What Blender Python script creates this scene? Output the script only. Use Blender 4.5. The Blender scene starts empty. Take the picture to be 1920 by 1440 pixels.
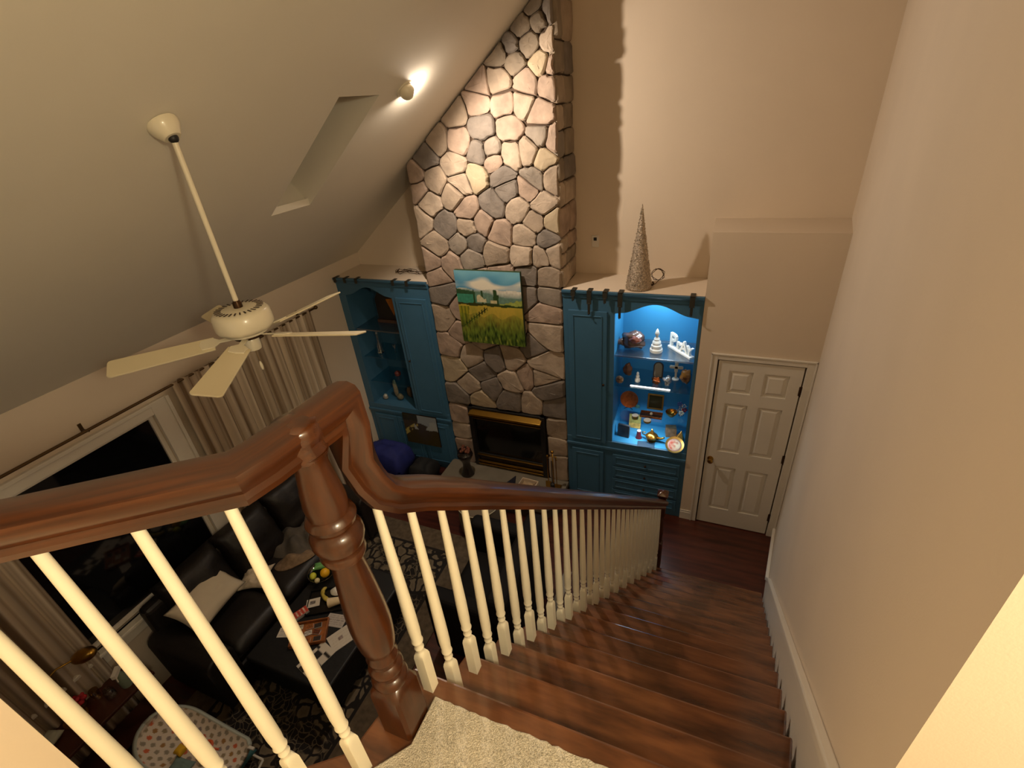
import bpy, bmesh, math, random
from mathutils import Vector, Matrix, noise
random.seed(7)
sc = bpy.context.scene
COL = sc.collection
PI = math.pi

# ------------------------------------------------------------------ camera, world, lights, exposure
F = 4.227            # camera height above the living-room floor
LZ = 2.677           # landing level
cam = bpy.data.objects.new('camera', bpy.data.cameras.new('camera')); COL.objects.link(cam)
cam.data.sensor_width = 36.0
cam.data.lens = 915.754 / 1920 * 36.0
cam.data.clip_start = 0.02; cam.data.clip_end = 100
R = Matrix(((0.92334132, -0.12133524, 0.3643056), (0.3744606, 0.49448771, -0.78438585), (-0.084971, 0.86067396, 0.5020162)))
M = R.to_4x4(); M.translation = Vector((0, 0, F)); cam.matrix_world = M
sc.camera = cam
sc.view_settings.view_transform = 'Standard'; sc.view_settings.look = 'None'
sc.view_settings.gamma = 1; sc.view_settings.use_curve_mapping = False
sc.view_settings.exposure = 0.0

w = bpy.data.worlds.new('night'); sc.world = w; w.use_nodes = True
w.node_tree.nodes['Background'].inputs[0].default_value = (0.004, 0.005, 0.008, 1)
w.node_tree.nodes['Background'].inputs[1].default_value = 0.5

def light(name, kind, loc, power, color, size=0.05, aim=None, spot=None, blend=0.5, sizey=None):
    l = bpy.data.lights.new(name, kind); l.energy = power; l.color = color
    if kind == 'AREA':
        l.size = size
        if sizey: l.shape = 'RECTANGLE'; l.size_y = sizey
    else: l.shadow_soft_size = size
    if spot: l.spot_size = math.radians(spot); l.spot_blend = blend
    o = bpy.data.objects.new(name, l); COL.objects.link(o); o.location = loc
    if aim: o.rotation_euler = (Vector(aim) - Vector(loc)).to_track_quat('-Z', 'Y').to_euler()
    return o
WARM = (1.0, 0.72, 0.42)
light('hall_ceiling_lamp', 'POINT', (1.15, -0.35, 4.55), 120, (1.0, 0.88, 0.60), 0.12)
EYE = Vector((-2.125, 3.455, 4.25))
light('eyeball_lamp', 'SPOT', EYE, 114, (1.0, 0.84, 0.68), 0.03, aim=EYE+Vector((0.66, 0.20, -0.72)), spot=168, blend=0.35)
light('eyeball_lamp_glare', 'POINT', (-2.125, 3.475, 4.315), 5, (1.0, 0.84, 0.68), 0.02)
light('cabinet_puck_lamp', 'AREA', (-0.49, 4.5, 2.545), 6, (0.80, 0.93, 1.0), 0.25, aim=(-0.49, 4.52, 0))
light('niche_floor_fill', 'AREA', (-0.50, 4.39, 1.155), 2.6, (0.85, 0.95, 1.0), 0.4, aim=(-0.49, 4.42, 0), sizey=0.03)  # fill added under the third shelf to brighten the niche floor
light('living_room_fill', 'AREA', (-2.0, -1.2, 3.4), 5, (1.0, 0.84, 0.66), 1.6, aim=(-2.4, 3.0, 2.0))  # added fill standing in for bounced light, no fixture here

# ------------------------------------------------------------------ helpers
def s2l(c):
    f = lambda v: v/12.92 if v <= 0.04045 else ((v+0.055)/1.055)**2.4
    return tuple(f(v/255.0) for v in c)

MATS = {}
def mat(name, c, rough=0.6, metal=0.0, var=0.0, vscale=8.0, bump=0.0, bscale=60.0, coat=0.0, spec=0.5, emit=None, estr=0, trans=0.0,
        stretch=None, c2=None, detail=3.0):
    """procedural principled material; c, c2 linear rgb"""
    if name in MATS: return MATS[name]
    m = bpy.data.materials.new(name); m.use_nodes = True
    nt = m.node_tree; b = nt.nodes['Principled BSDF']
    b.inputs['Base Color'].default_value = (*c, 1); b.inputs['Roughness'].default_value = rough
    b.inputs['Metallic'].default_value = metal; b.inputs['Specular IOR Level'].default_value = spec
    b.inputs['Coat Weight'].default_value = coat; b.inputs['Coat Roughness'].default_value = 0.12
    b.inputs['Transmission Weight'].default_value = trans
    if emit: b.inputs['Emission Color'].default_value = (*emit, 1); b.inputs['Emission Strength'].default_value = estr
    tc = nt.nodes.new('ShaderNodeTexCoord'); mp = nt.nodes.new('ShaderNodeMapping')
    nt.links.new(tc.outputs['Object'], mp.inputs[0])
    if stretch: mp.inputs['Scale'].default_value = stretch
    if var or c2:
        n = nt.nodes.new('ShaderNodeTexNoise'); n.inputs['Scale'].default_value = vscale; n.inputs['Detail'].default_value = detail
        nt.links.new(mp.outputs[0], n.inputs['Vector'])
        r = nt.nodes.new('ShaderNodeValToRGB'); r.color_ramp.elements[0].position = 0.3; r.color_ramp.elements[1].position = 0.7
        lo = tuple(v*(1-var) for v in c); hi = c2 if c2 else tuple(min(1, v*(1+var)) for v in c)
        r.color_ramp.elements[0].color = (*lo, 1); r.color_ramp.elements[1].color = (*hi, 1)
        nt.links.new(n.outputs['Fac'], r.inputs[0]); nt.links.new(r.outputs[0], b.inputs['Base Color'])
    if bump:
        n2 = nt.nodes.new('ShaderNodeTexNoise'); n2.inputs['Scale'].default_value = bscale; n2.inputs['Detail'].default_value = 2
        nt.links.new(mp.outputs[0], n2.inputs['Vector'])
        bp = nt.nodes.new('ShaderNodeBump'); bp.inputs['Strength'].default_value = bump; bp.inputs['Distance'].default_value = 0.01
        nt.links.new(n2.outputs['Fac'], bp.inputs['Height']); nt.links.new(bp.outputs[0], b.inputs['Normal'])
    MATS[name] = m
    return m

def vmat(name, rough=0.6, coat=0.0, bump=0.0, bscale=100):
    """material that reads a painted colour attribute (flat print, painting, cloth pattern)"""
    m = mat(name, (1, 1, 1), rough, coat=coat, bump=bump, bscale=bscale)
    nt = m.node_tree; a = nt.nodes.new('ShaderNodeVertexColor'); a.layer_name = 'print'
    nt.links.new(a.outputs['Color'], nt.nodes['Principled BSDF'].inputs['Base Color'])
    return m

def glassy(name, tint=(0.75, 0.9, 0.95), gloss=0.18, rough=0.02):
    if name in MATS: return MATS[name]
    m = bpy.data.materials.new(name); m.use_nodes = True; nt = m.node_tree
    nt.nodes.remove(nt.nodes['Principled BSDF']); out = nt.nodes['Material Output']
    t = nt.nodes.new('ShaderNodeBsdfTransparent'); t.inputs[0].default_value = (*tint, 1)
    g = nt.nodes.new('ShaderNodeBsdfGlossy'); g.inputs['Roughness'].default_value = rough
    x = nt.nodes.new('ShaderNodeMixShader'); x.inputs[0].default_value = gloss
    nt.links.new(t.outputs[0], x.inputs[1]); nt.links.new(g.outputs[0], x.inputs[2]); nt.links.new(x.outputs[0], out.inputs[0])
    MATS[name] = m
    return m

class MB:
    def __init__(s): s.v = []; s.f = []; s.c = None
    def add(s, vs, fs):
        n = len(s.v); s.v += [Vector(p) for p in vs]; s.f += [tuple(i+n for i in f) for f in fs]; return s
    def box(s, lo, hi, M=None):
        x0, y0, z0 = lo; x1, y1, z1 = hi
        vs = [Vector(p) for p in ((x0,y0,z0),(x1,y0,z0),(x1,y1,z0),(x0,y1,z0),(x0,y0,z1),(x1,y0,z1),(x1,y1,z1),(x0,y1,z1))]
        if M: vs = [M @ p for p in vs]
        return s.add(vs, [(0,3,2,1),(4,5,6,7),(0,1,5,4),(1,2,6,5),(2,3,7,6),(3,0,4,7)])
    def prism(s, poly, a, b, axis='z'):
        """poly: 2D points; extruded from a to b along axis"""
        def P(p, t): return (p[0], p[1], t) if axis == 'z' else ((p[0], t, p[1]) if axis == 'y' else (t, p[0], p[1]))
        n = len(poly)
        return s.add([P(p, a) for p in poly] + [P(p, b) for p in poly],
                     [tuple(range(n))[::-1], tuple(range(n, 2*n))] + [(i, (i+1) % n, n+(i+1) % n, n+i) for i in range(n)])
    def lathe(s, prof, c=(0,0,0), seg=24, M=None, sq=None, rot=0.0):
        """prof: (r, z[, squareness])"""
        vs = []; fs = []
        for p in prof:
            r, z = p[0], p[1]; q = p[2] if len(p) > 2 else 0
            for k in range(seg):
                a = 2*PI*(k+0.5)/seg + rot; ca, sa = math.cos(a), math.sin(a)
                d = 1.0
                if q:
                    dsq = 1.0/max(abs(math.cos(a-rot)), abs(math.sin(a-rot))); d = 1+(dsq-1)*q
                vs.append(Vector((c[0]+r*d*ca, c[1]+r*d*sa, c[2]+z)))
        m = len(prof)
        for i in range(m-1):
            for k in range(seg):
                k2 = (k+1) % seg
                fs.append((i*seg+k, i*seg+k2, (i+1)*seg+k2, (i+1)*seg+k))
        fs.append(tuple(range(seg))[::-1]); fs.append(tuple((m-1)*seg+k for k in range(seg)))
        if M: vs = [M @ v for v in vs]
        return s.add(vs, fs)
    def tube(s, path, r, seg=8, closed=False):
        path = [Vector(p) for p in path]; n = len(path)
        rs = r if isinstance(r, (list, tuple)) else [r]*n
        vs = []; up = Vector((0.03, 0.02, 1)).normalized(); prev = None
        for i, p in enumerate(path):
            t = (path[(i+1) % n]-path[i-1]) if closed else (path[min(i+1, n-1)]-path[max(i-1, 0)])
            t.normalize()
            if prev is None:
                a = t.cross(up)
                if a.length < 1e-3: a = t.cross(Vector((1, 0, 0)))
            else: a = prev-t*prev.dot(t)
            a.normalize(); prev = a; b = t.cross(a)
            for k in range(seg):
                th = 2*PI*k/seg; vs.append(p+(a*math.cos(th)+b*math.sin(th))*rs[i])
        fs = []
        for i in range(n if closed else n-1):
            j = (i+1) % n
            for k in range(seg):
                k2 = (k+1) % seg; fs.append((i*seg+k, i*seg+k2, j*seg+k2, j*seg+k))
        if not closed: fs += [tuple(range(seg))[::-1], tuple((n-1)*seg+k for k in range(seg))]
        return s.add(vs, fs)
    def sweep(s, frames, prof):
        """frames: (point, side, up); prof: (a,b) closed section"""
        vs = []; m = len(prof)
        for p, sd, up in frames:
            for a, b in prof: vs.append(Vector(p)+Vector(sd)*a+Vector(up)*b)
        fs = [(i*m+k, i*m+(k+1) % m, (i+1)*m+(k+1) % m, (i+1)*m+k) for i in range(len(frames)-1) for k in range(m)]
        fs += [tuple(range(m))[::-1], tuple((len(frames)-1)*m+k for k in range(m))]
        return s.add(vs, fs)
    def ball(s, c, r, seg=16, rings=10, M=None):
        r = r if isinstance(r, (list, tuple)) else (r, r, r)
        vs = [Vector((0, 0, -1))]; fs = []
        for i in range(1, rings):
            ph = -PI/2+PI*i/rings
            for k in range(seg):
                a = 2*PI*k/seg; vs.append(Vector((math.cos(ph)*math.cos(a), math.cos(ph)*math.sin(a), math.sin(ph))))
        vs.append(Vector((0, 0, 1))); T = len(vs)-1
        for k in range(seg):
            k2 = (k+1) % seg; fs.append((0, 1+k2, 1+k)); fs.append((T, T-seg+k, T-seg+k2))
            for i in range(rings-2): fs.append((1+i*seg+k, 1+i*seg+k2, 1+(i+1)*seg+k2, 1+(i+1)*seg+k))
        out = []
        for v in vs:
            q = Vector((v.x*r[0], v.y*r[1], v.z*r[2]))
            if M: q = M @ q
            out.append(q+Vector(c))
        return s.add(out, fs)
    def surf(s, fn, nu, nv, wrapu=False):
        vs = [fn(i/nu, j/nv) for j in range(nv+1) for i in range(nu+1)]
        fs = [(j*(nu+1)+i, j*(nu+1)+i+1, (j+1)*(nu+1)+i+1, (j+1)*(nu+1)+i) for j in range(nv) for i in range(nu)]
        return s.add(vs, fs)
    def xf(s, M):
        s.v = [M @ v for v in s.v]; return s

def T(x, y, z): return Matrix.Translation((x, y, z))
def RZ(a): return Matrix.Rotation(math.radians(a), 4, 'Z')
def RX(a): return Matrix.Rotation(math.radians(a), 4, 'X')
def RY(a): return Matrix.Rotation(math.radians(a), 4, 'Y')

def obj(name, mb, m, parent=None, smooth=False, bevel=0.0, solid=0.0, sub=0, local=False, colors=None, kind=None, bseg=2):
    """one mesh object. Shapes are given in world coordinates unless local."""
    base = Vector((0, 0, 0))
    if parent is not None and not local:
        q = parent
        while q is not None: base += q.location; q = q.parent
    me = bpy.data.meshes.new(name)
    vs = mb.v if (parent is None or local) else [v-base for v in mb.v]
    org = Vector((0, 0, 0))
    if parent is None and not local:   # put the origin at the base of a single-mesh object
        org = Vector((sum(v.x for v in vs)/len(vs), sum(v.y for v in vs)/len(vs), min(v.z for v in vs)))
        vs = [v-org for v in vs]
    me.from_pydata([tuple(v) for v in vs], [], mb.f)
    bm = bmesh.new(); bm.from_mesh(me)
    if colors is None: bmesh.ops.recalc_face_normals(bm, faces=bm.faces)
    bm.to_mesh(me); bm.free()
    if smooth is True:
        for p in me.polygons: p.use_smooth = True
    elif smooth:
        for p in me.polygons: p.use_smooth = True
        try: me.set_sharp_from_angle(angle=math.radians(smooth))
        except Exception: pass
    if colors is not None:
        ca = me.color_attributes.new('print', 'FLOAT_COLOR', 'POINT')
        for i, cc in enumerate(colors): ca.data[i].color = (*cc, 1)
    me.materials.append(m)
    o = bpy.data.objects.new(name, me); COL.objects.link(o)
    if parent is not None: o.parent = parent
    else: o.location = org
    if solid: md = o.modifiers.new('solid', 'SOLIDIFY'); md.thickness = solid; md.offset = 0
    if sub: md = o.modifiers.new('sub', 'SUBSURF'); md.levels = sub; md.render_levels = sub
    if bevel: md = o.modifiers.new('bevel', 'BEVEL'); md.width = bevel; md.segments = bseg; md.limit_method = 'ANGLE'; md.angle_limit = math.radians(40)
    if kind: o['kind'] = kind
    return o
def thing(name, label, cat, loc=(0, 0, 0), rz=0, group=None):
    o = bpy.data.objects.new(name, None); o.empty_display_size = 0.1; COL.objects.link(o); o.location = loc
    o.rotation_euler = (0, 0, math.radians(rz)); tag(o, label, cat, group); return o
def tag(o, label, cat, group=None):
    o['label'] = label; o['category'] = cat
    if group: o['group'] = group
    return o
def struct(name, mb, m, label=None, parent=None, **k):
    o = obj(name, mb, m, parent, **k)
    if parent is None: o['kind'] = 'structure'
    if label: o['label'] = label
    return o
def B(lo, hi): return MB().box(lo, hi)

# ------------------------------------------------------------------ materials
M_wall = mat('wall_paint', s2l((217, 200, 178)), 0.75, var=0.03, vscale=1.5, bump=0.05, bscale=180)
M_ceil = mat('ceiling_paint', s2l((222, 214, 198)), 0.85, var=0.02, vscale=2, bump=0.04, bscale=150)
M_white = mat('white_trim_paint', s2l((222, 214, 200)), 0.35, var=0.015, vscale=5)
M_cream = mat('cream_baluster_paint', s2l((244, 236, 212)), 0.35, var=0.02, vscale=9)
M_blue = mat('blue_cabinet_paint', s2l((62, 104, 132)), 0.45, var=0.04, vscale=6)
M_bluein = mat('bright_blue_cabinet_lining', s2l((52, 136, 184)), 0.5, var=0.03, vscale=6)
M_wood = mat('dark_mahogany_rail', s2l((54, 23, 4)), 0.3, var=0.12, vscale=10, c2=s2l((78, 38, 9)), stretch=(5, 5, 0.6), coat=0.35, bump=0.03, bscale=40, detail=5)
M_railwood = mat('rail_cap_wood', s2l((60, 26, 7)), 0.25, var=0.2, vscale=14, c2=s2l((84, 42, 13)), stretch=(2.5, 2.5, 5), coat=0.6, detail=5)
def grain_mat():
    m = mat('rail_wood_lengthwise', s2l((70, 36, 16)), 0.32, coat=0.45); nt = m.node_tree
    a = nt.nodes.new('ShaderNodeVertexColor'); a.layer_name = 'print'
    mp = nt.nodes.new('ShaderNodeMapping'); mp.inputs['Scale'].default_value = (3.0, 60, 60); nt.links.new(a.outputs[0], mp.inputs[0])
    n = nt.nodes.new('ShaderNodeTexNoise'); n.inputs['Scale'].default_value = 1.6; n.inputs['Detail'].default_value = 5; nt.links.new(mp.outputs[0], n.inputs['Vector'])
    r = nt.nodes.new('ShaderNodeValToRGB'); r.color_ramp.elements[0].position = 0.3; r.color_ramp.elements[1].position = 0.75
    r.color_ramp.elements[0].color = (*s2l((50, 20, 4)), 1); r.color_ramp.elements[1].color = (*s2l((88, 44, 11)), 1)
    nt.links.new(n.outputs['Fac'], r.inputs[0]); nt.links.new(r.outputs[0], nt.nodes['Principled BSDF'].inputs['Base Color']); return m
M_grain = grain_mat()
M_tread = mat('cherry_stair_tread', s2l((80, 44, 26)), 0.27, var=0.3, vscale=3.2, c2=s2l((124, 76, 44)), stretch=(1.2, 7, 3), coat=1.0, bump=0.02, bscale=20, detail=5)
M_floor = mat('red_brown_floorboards', s2l((60, 28, 20)), 0.3, var=0.25, vscale=2.5, c2=s2l((88, 40, 26)), stretch=(1, 9, 1), coat=0.3)
M_carpet = mat('beige_carpet', s2l((216, 208, 192)), 0.95, var=0.12, vscale=5, bump=0.8, bscale=260, spec=0.1)
M_brass = mat('brass', s2l((176, 134, 58)), 0.28, metal=1.0)
M_black = mat('matt_black', (0.012, 0.011, 0.010), 0.5)
M_blkgloss = mat('black_gloss', (0.006, 0.006, 0.006), 0.12)
M_bronze = mat('dark_bronze', s2l((70, 50, 32)), 0.4, metal=0.8)
M_mortar = mat('mortar', s2l((74, 58, 44)), 0.9, var=0.2, vscale=10, bump=0.4, bscale=50)  # darkened so the joints carry the shadow between stones

# ------------------------------------------------------------------ room shell
ZE, SL = 2.767, 0.805
XL = -4.14
def zc(x): return ZE + SL*(x-XL)
xw = lambda y: 0.300+0.133*y                # inner face of the stairway wall
XR, YB, YF, Y0, YR = 1.7, 4.8, 4.3, 0.568, -2.3
struct('floor', B((XL-0.15, YR-0.1, -0.1), (XR, YB+0.15, 0)), M_floor, 'dark red brown wooden floor')
wy0, wy1, wz0, wz1 = -0.55, 1.91, 0.80, 2.26   # glass of the big window
L = MB()
L.box((XL-0.15, YR, 0), (XL, wy0, ZE+0.05)); L.box((XL-0.15, wy1, 0), (XL, YB+0.15, ZE+0.05))
L.box((XL-0.15, wy0, 0), (XL, wy1, wz0)); L.box((XL-0.15, wy0, wz1), (XL, wy1, ZE+0.05))
struct('wall_left', L, M_wall)
struct('wall_back', B((XL, YB, 0), (XR, YB+0.15, 7.6)), M_wall)
struct('wall_rear', B((XL, YR-0.15, 0), (XR, YR, 7.6)), M_wall)
struct('wall_right', MB().prism([(xw(Y0), Y0), (xw(YB), YB), (XR, YB), (XR, Y0)], 0, 7.5), M_wall)
struct('wall_landing_right', B((XR, YR, 0), (XR+0.15, Y0, 7.6)), M_wall)
struct('wall_landing_left', MB().prism([(-1.14, 0.067), (-1.30, 0.067), (-1.30, YR), (-1.14, YR)], 0, 5.5), M_wall)
# closet bump-out holding the door, with its opening
CX0, CZ = -0.085, 3.165
dx0, dx1, dz = 0.085, 0.795, 2.035
cw = MB()
cw.box((CX0, YF, 0), (dx0, YF+0.10, CZ)); cw.prism([(dx1, YF), (xw(YF), YF), (xw(YF+0.1), YF+0.1), (dx1, YF+0.1)], 0, CZ)
cw.box((dx0, YF, dz), (dx1, YF+0.10, CZ))
cw.prism([(CX0, YF+0.1), (xw(YF+0.1), YF+0.1), (xw(YB), YB), (CX0, YB)], CZ-0.1, CZ)
cw.box((CX0, YF+0.1, 0), (CX0+0.07, YB, CZ-0.1))
struct('wall_closet', cw, M_wall)

# sloping ceiling with the skylight shaft
skx0, skx1, sky0, sky1 = -3.05, -2.20, 2.72, 3.13
cb = MB()
def cq(x0, x1, y0, y1):
    a, b = zc(x0), zc(x1)
    cb.add([(x0,y0,a),(x1,y0,b),(x1,y1,b),(x0,y1,a),(x0,y0,a+0.05),(x1,y0,b+0.05),(x1,y1,b+0.05),(x0,y1,a+0.05)],
           [(0,3,2,1),(4,5,6,7),(0,1,5,4),(1,2,6,5),(2,3,7,6),(3,0,4,7)])
cq(XL-0.15, skx0, YR, YB+0.1); cq(skx1, XR, YR, YB+0.1); cq(skx0, skx1, YR, sky0); cq(skx0, skx1, sky1, YB+0.1)
struct('ceiling', cb, M_ceil, 'grey beige sloping ceiling')
# skylight
nrm = Vector((-SL, 0, 1)).normalized(); dep = 0.95
sk = MB()
e_ = 0.003; cr = [Vector((x, y, zc(x)-0.001)) for x, y in ((skx0+e_, sky0+e_), (skx1-e_, sky0+e_), (skx1-e_, sky1-e_), (skx0+e_, sky1-e_))]
outc = [Vector((c.x+(-0.03 if c.x < -2.6 else 0.03), c.y+(-0.03 if c.y < 2.9 else 0.03), 0)) for c in cr]
outc = [Vector((c.x, c.y, zc(c.x))) for c in outc]
for i in range(4):
    j = (i+1) % 4
    a, b, c, d = cr[i], cr[j], outc[j], outc[i]
    sk.add([a, b, c, d, a+nrm*dep, b+nrm*dep, c+nrm*dep, d+nrm*dep], [(0,1,2,3),(4,7,6,5),(0,4,5,1),(1,5,6,2),(2,6,7,3),(3,7,4,0)])
W2 = struct('window_2', sk, M_ceil, 'recessed skylight shaft in sloping ceiling')
sg = MB().add([c+nrm*(dep-0.03) for c in cr]+[c+nrm*(dep-0.02) for c in cr], [(0,1,2,3),(4,7,6,5),(0,4,5,1),(1,5,6,2),(2,6,7,3),(3,7,4,0)])
M_night = mat('night_dark_glass', (0.004, 0.004, 0.005), 0.05, spec=0.6)
obj('pane', sg, M_night, W2)

# big window: casing, sashes, panes (night outside)
W1 = struct('window_1', B((XL-0.06, wy0, wz1-0.03), (XL-0.01, wy1, wz1)), M_white, 'large window with black night panes', bevel=0.003)
cas = MB(); c_ = 0.155; xo = XL+0.03
for (a, b, c, d) in ((wy0-c_, wy0, wz0-c_, wz1+0.10), (wy1, wy1+c_, wz0-c_, wz1+0.10), (wy0, wy1, wz1, wz1+0.10), (wy0, wy1, wz0-c_, wz0)):
    cas.box((XL, a, c), (xo, b, d))
for (a, b, c, d) in ((wy0, wy1, wz1+0.075, wz1+0.105), (wy1+c_-0.03, wy1+c_, wz0-c_, wz1+0.10)):
    cas.box((xo, a, c), (xo+0.015, b, d))
obj('window_casing', cas, M_white, W1, bevel=0.004)
fr = MB()
for (a, b, c, d) in ((wy0, wy0+0.035, wz0, wz1-0.03), (wy1-0.035, wy1, wz0, wz1-0.03), (wy0, wy1, wz0, wz0+0.035), ):
    fr.box((XL-0.06, a, c), (XL-0.015, b, d))
obj('window_frame', fr, M_white, W1, bevel=0.003)
obj('pane', B((XL-0.045, wy0+0.035, wz0+0.035), (XL-0.035, wy1-0.035, wz1-0.03)), M_night, W1)
obj('window_sill', B((XL-0.02, wy0-0.18, wz0-0.03), (XL+0.09, wy1+0.18, wz0)), M_white, W1, bevel=0.006)

# ------------------------------------------------------------------ door
D1 = struct('door_1', B((dx0+0.012, YF+0.02, 0.012), (dx1-0.012, YF+0.05, dz-0.012)), M_white, 'white six panel interior door', bevel=0.002)
st = MB()
yA, yB_ = YF+0.002, YF+0.022
cols = ((0.195, 0.395), (0.485, 0.685)); rows = ((0.235, 0.81), (1.0, 1.57), (1.69, 1.925))
for a, b in ((dx0+0.012, cols[0][0]), (cols[0][1], cols[1][0]), (cols[1][1], dx1-0.012)): st.box((a, yA, 0.012), (b, yB_, dz-0.012))
for c0, c1 in cols:
    for a, b in ((0.012, rows[0][0]), (rows[0][1], rows[1][0]), (rows[1][1], rows[2][0]), (rows[2][1], dz-0.012)): st.box((c0, yA, a), (c1, yB_, b))
obj('door_frame', st, M_white, D1)
for c0, c1 in cols:
    for r0, r1 in rows:
        p = MB(); g = 0.012; h = 0.045
        p.add([(c0, yB_, r0), (c1, yB_, r0), (c1, yB_, r1), (c0, yB_, r1), (c0+g, yB_-0.001, r0+g), (c1-g, yB_-0.001, r0+g), (c1-g, yB_-0.001, r1-g), (c0+g, yB_-0.001, r1-g),
               (c0+h, yA+0.004, r0+h), (c1-h, yA+0.004, r0+h), (c1-h, yA+0.004, r1-h), (c0+h, yA+0.004, r1-h)],
              [(0,1,5,4),(1,2,6,5),(2,3,7,6),(3,0,4,7),(4,5,9,8),(5,6,10,9),(6,7,11,10),(7,4,8,11),(8,9,10,11),(3,2,1,0)])
        obj('door_panel', p, M_white, D1)
kn = MB().lathe([(0.028, 0), (0.030, 0.004), (0.012, 0.010), (0.011, 0.03), (0.022, 0.036), (0.028, 0.048), (0.026, 0.06), (0.014, 0.067), (0.001, 0.069)], M=T(0.145, YF+0.002, 0.895) @ RX(90), seg=20)
o = obj('door_knob', kn, M_brass, D1, smooth=40); o['label'] = 'brass door knob'
for z in (0.25, 1.02, 1.79):
    h_ = MB().box((dx1-0.022, YF-0.006, z-0.045), (dx1+0.004, YF+0.003, z+0.045)); h_.lathe([(0.006, -0.05), (0.006, 0.05)], c=(dx1-0.006, YF-0.007, z), seg=8)
    obj('hinge', h_, M_bronze, D1)
cs = MB(); a_, b_ = 0.060, 0.010
for (x0, x1, z0, z1) in ((dx0-a_, dx0, 0, dz+a_), (dx1, dx1+a_+0.012, 0, dz+a_), (dx0, dx1, dz, dz+a_)):
    cs.box((x0, YF-0.014, z0), (x1, YF, z1))
for (x0, x1, z0, z1) in ((dx0-a_, dx0-a_+0.014, 0, dz+a_), (dx1+a_-0.002, dx1+a_+0.012, 0, dz+a_), (dx0-a_, dx1+a_+0.012, dz+a_-0.014, dz+a_)):
    cs.box((x0, YF-0.022, z0), (x1, YF-0.014, z1))
obj('door_casing', cs, M_white, D1, bevel=0.003)
struct('baseboard_closet', MB().box((CX0, YF-0.014, 0), (dx0-a_, YF, 0.10)).box((CX0, YF-0.009, 0.10), (dx0-a_, YF, 0.125)), M_white, bevel=0.003)

# ------------------------------------------------------------------ landing and stairs
NR, RI, GO, YN = 16, LZ/16, 0.182, 0.667
def xc(y): return -0.695+0.25*(y-0.527) if y < 0.806 else -0.6253+0.154*(y-0.806)   # baluster line
def xt(y): return 0.278+0.128*y                                                     # right end of the treads
lp = [(-0.745, YN-0.02), (-0.80, 0.375), (-1.14, 0.118), (-1.14, YR), (XR, YR), (XR, Y0), (xw(Y0), Y0), (xw(YN), YN-0.02)]
struct('floor_landing', MB().prism(lp, LZ-0.28, LZ-0.012), M_wall, 'upstairs landing slab')
def carpet_mesh():
    # tufted sheet over the landing, rolled edge along the nosing
    poly = [(-0.635, 0.607), (-0.635, 0.47), (-0.725, 0.345), (-1.139, 0.025), (-1.139, YR), (XR, YR), (XR, Y0), (0.378, Y0), (0.378, 0.600)]
    bm = bmesh.new(); vs = [bm.verts.new((x, y, LZ+0.012)) for x, y in poly]; bm.faces.new(vs)
    bmesh.ops.triangulate(bm, faces=bm.faces)
    m = MB(); m.v = [v.co.copy() for v in bm.verts]; m.f = [tuple(v.index for v in f.verts) for f in bm.faces]; bm.free()
    return m
cp_poly = [(-0.640, 0.607), (-0.640, 0.47), (-0.725, 0.345), (-1.139, 0.025), (-1.139, YR), (XR, YR), (XR, Y0), (0.378, Y0), (0.378, 0.600)]
edge = [(-0.640, 0.607)]
for i in range(1, 60):
    t = i/60; edge.insert(0, (-0.640+1.018*t, 0.607-0.004*t+random.uniform(-0.003, 0.003)))
ragged = edge[:]                      # from right to left along the nosing
outer = [(0.378, 0.600)] + ragged + [(-0.640, 0.47)]
for i in range(0, 21):
    t = i/20; outer.append((-0.735-0.404*t+random.uniform(-0.002, 0.002), 0.350-0.318*t+random.uniform(-0.002, 0.002)))
outer += [(-1.139, YR), (XR, YR), (XR, Y0), (0.378, Y0)]
cpt = struct('floor_carpet', MB().prism(outer, LZ-0.012, LZ+0.014), M_carpet, 'beige landing carpet', bevel=0.004)
# tufts of pile on the visible part of the carpet
tf = MB()
def inside(x, y): return y < 0.598 and x < 0.37 and (x > -0.635 or (y < 0.35+(x+0.735)*0.787)) and not (x < -0.63 and y > 0.46)
nt_ = 0
while nt_ < 26000:
    x = random.uniform(-1.0, 0.36); y = random.uniform(0.22, 0.60)
    if not inside(x, y): continue
    nt_ += 1
    a = random.uniform(0, 2*PI); r_ = 0.0018; lx, ly = random.uniform(-.002, .002), random.uniform(-.002, .002); hh = random.uniform(.002, .005)
    tf.add([(x+r_*math.cos(a), y+r_*math.sin(a), LZ+0.013), (x+r_*math.cos(a+2.1), y+r_*math.sin(a+2.1), LZ+0.013), (x+r_*math.cos(a+4.2), y+r_*math.sin(a+4.2), LZ+0.013), (x+lx, y+ly, LZ+0.014+hh)],
           [(0, 1, 3), (1, 2, 3), (2, 0, 3)])
o = obj('carpet_pile', tf, M_carpet, cpt); o['kind'] = 'stuff'

ST = thing('staircase', 'cherry wood staircase running down from the beige carpet to the door', 'staircase', (0, 0.667, 0))
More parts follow.
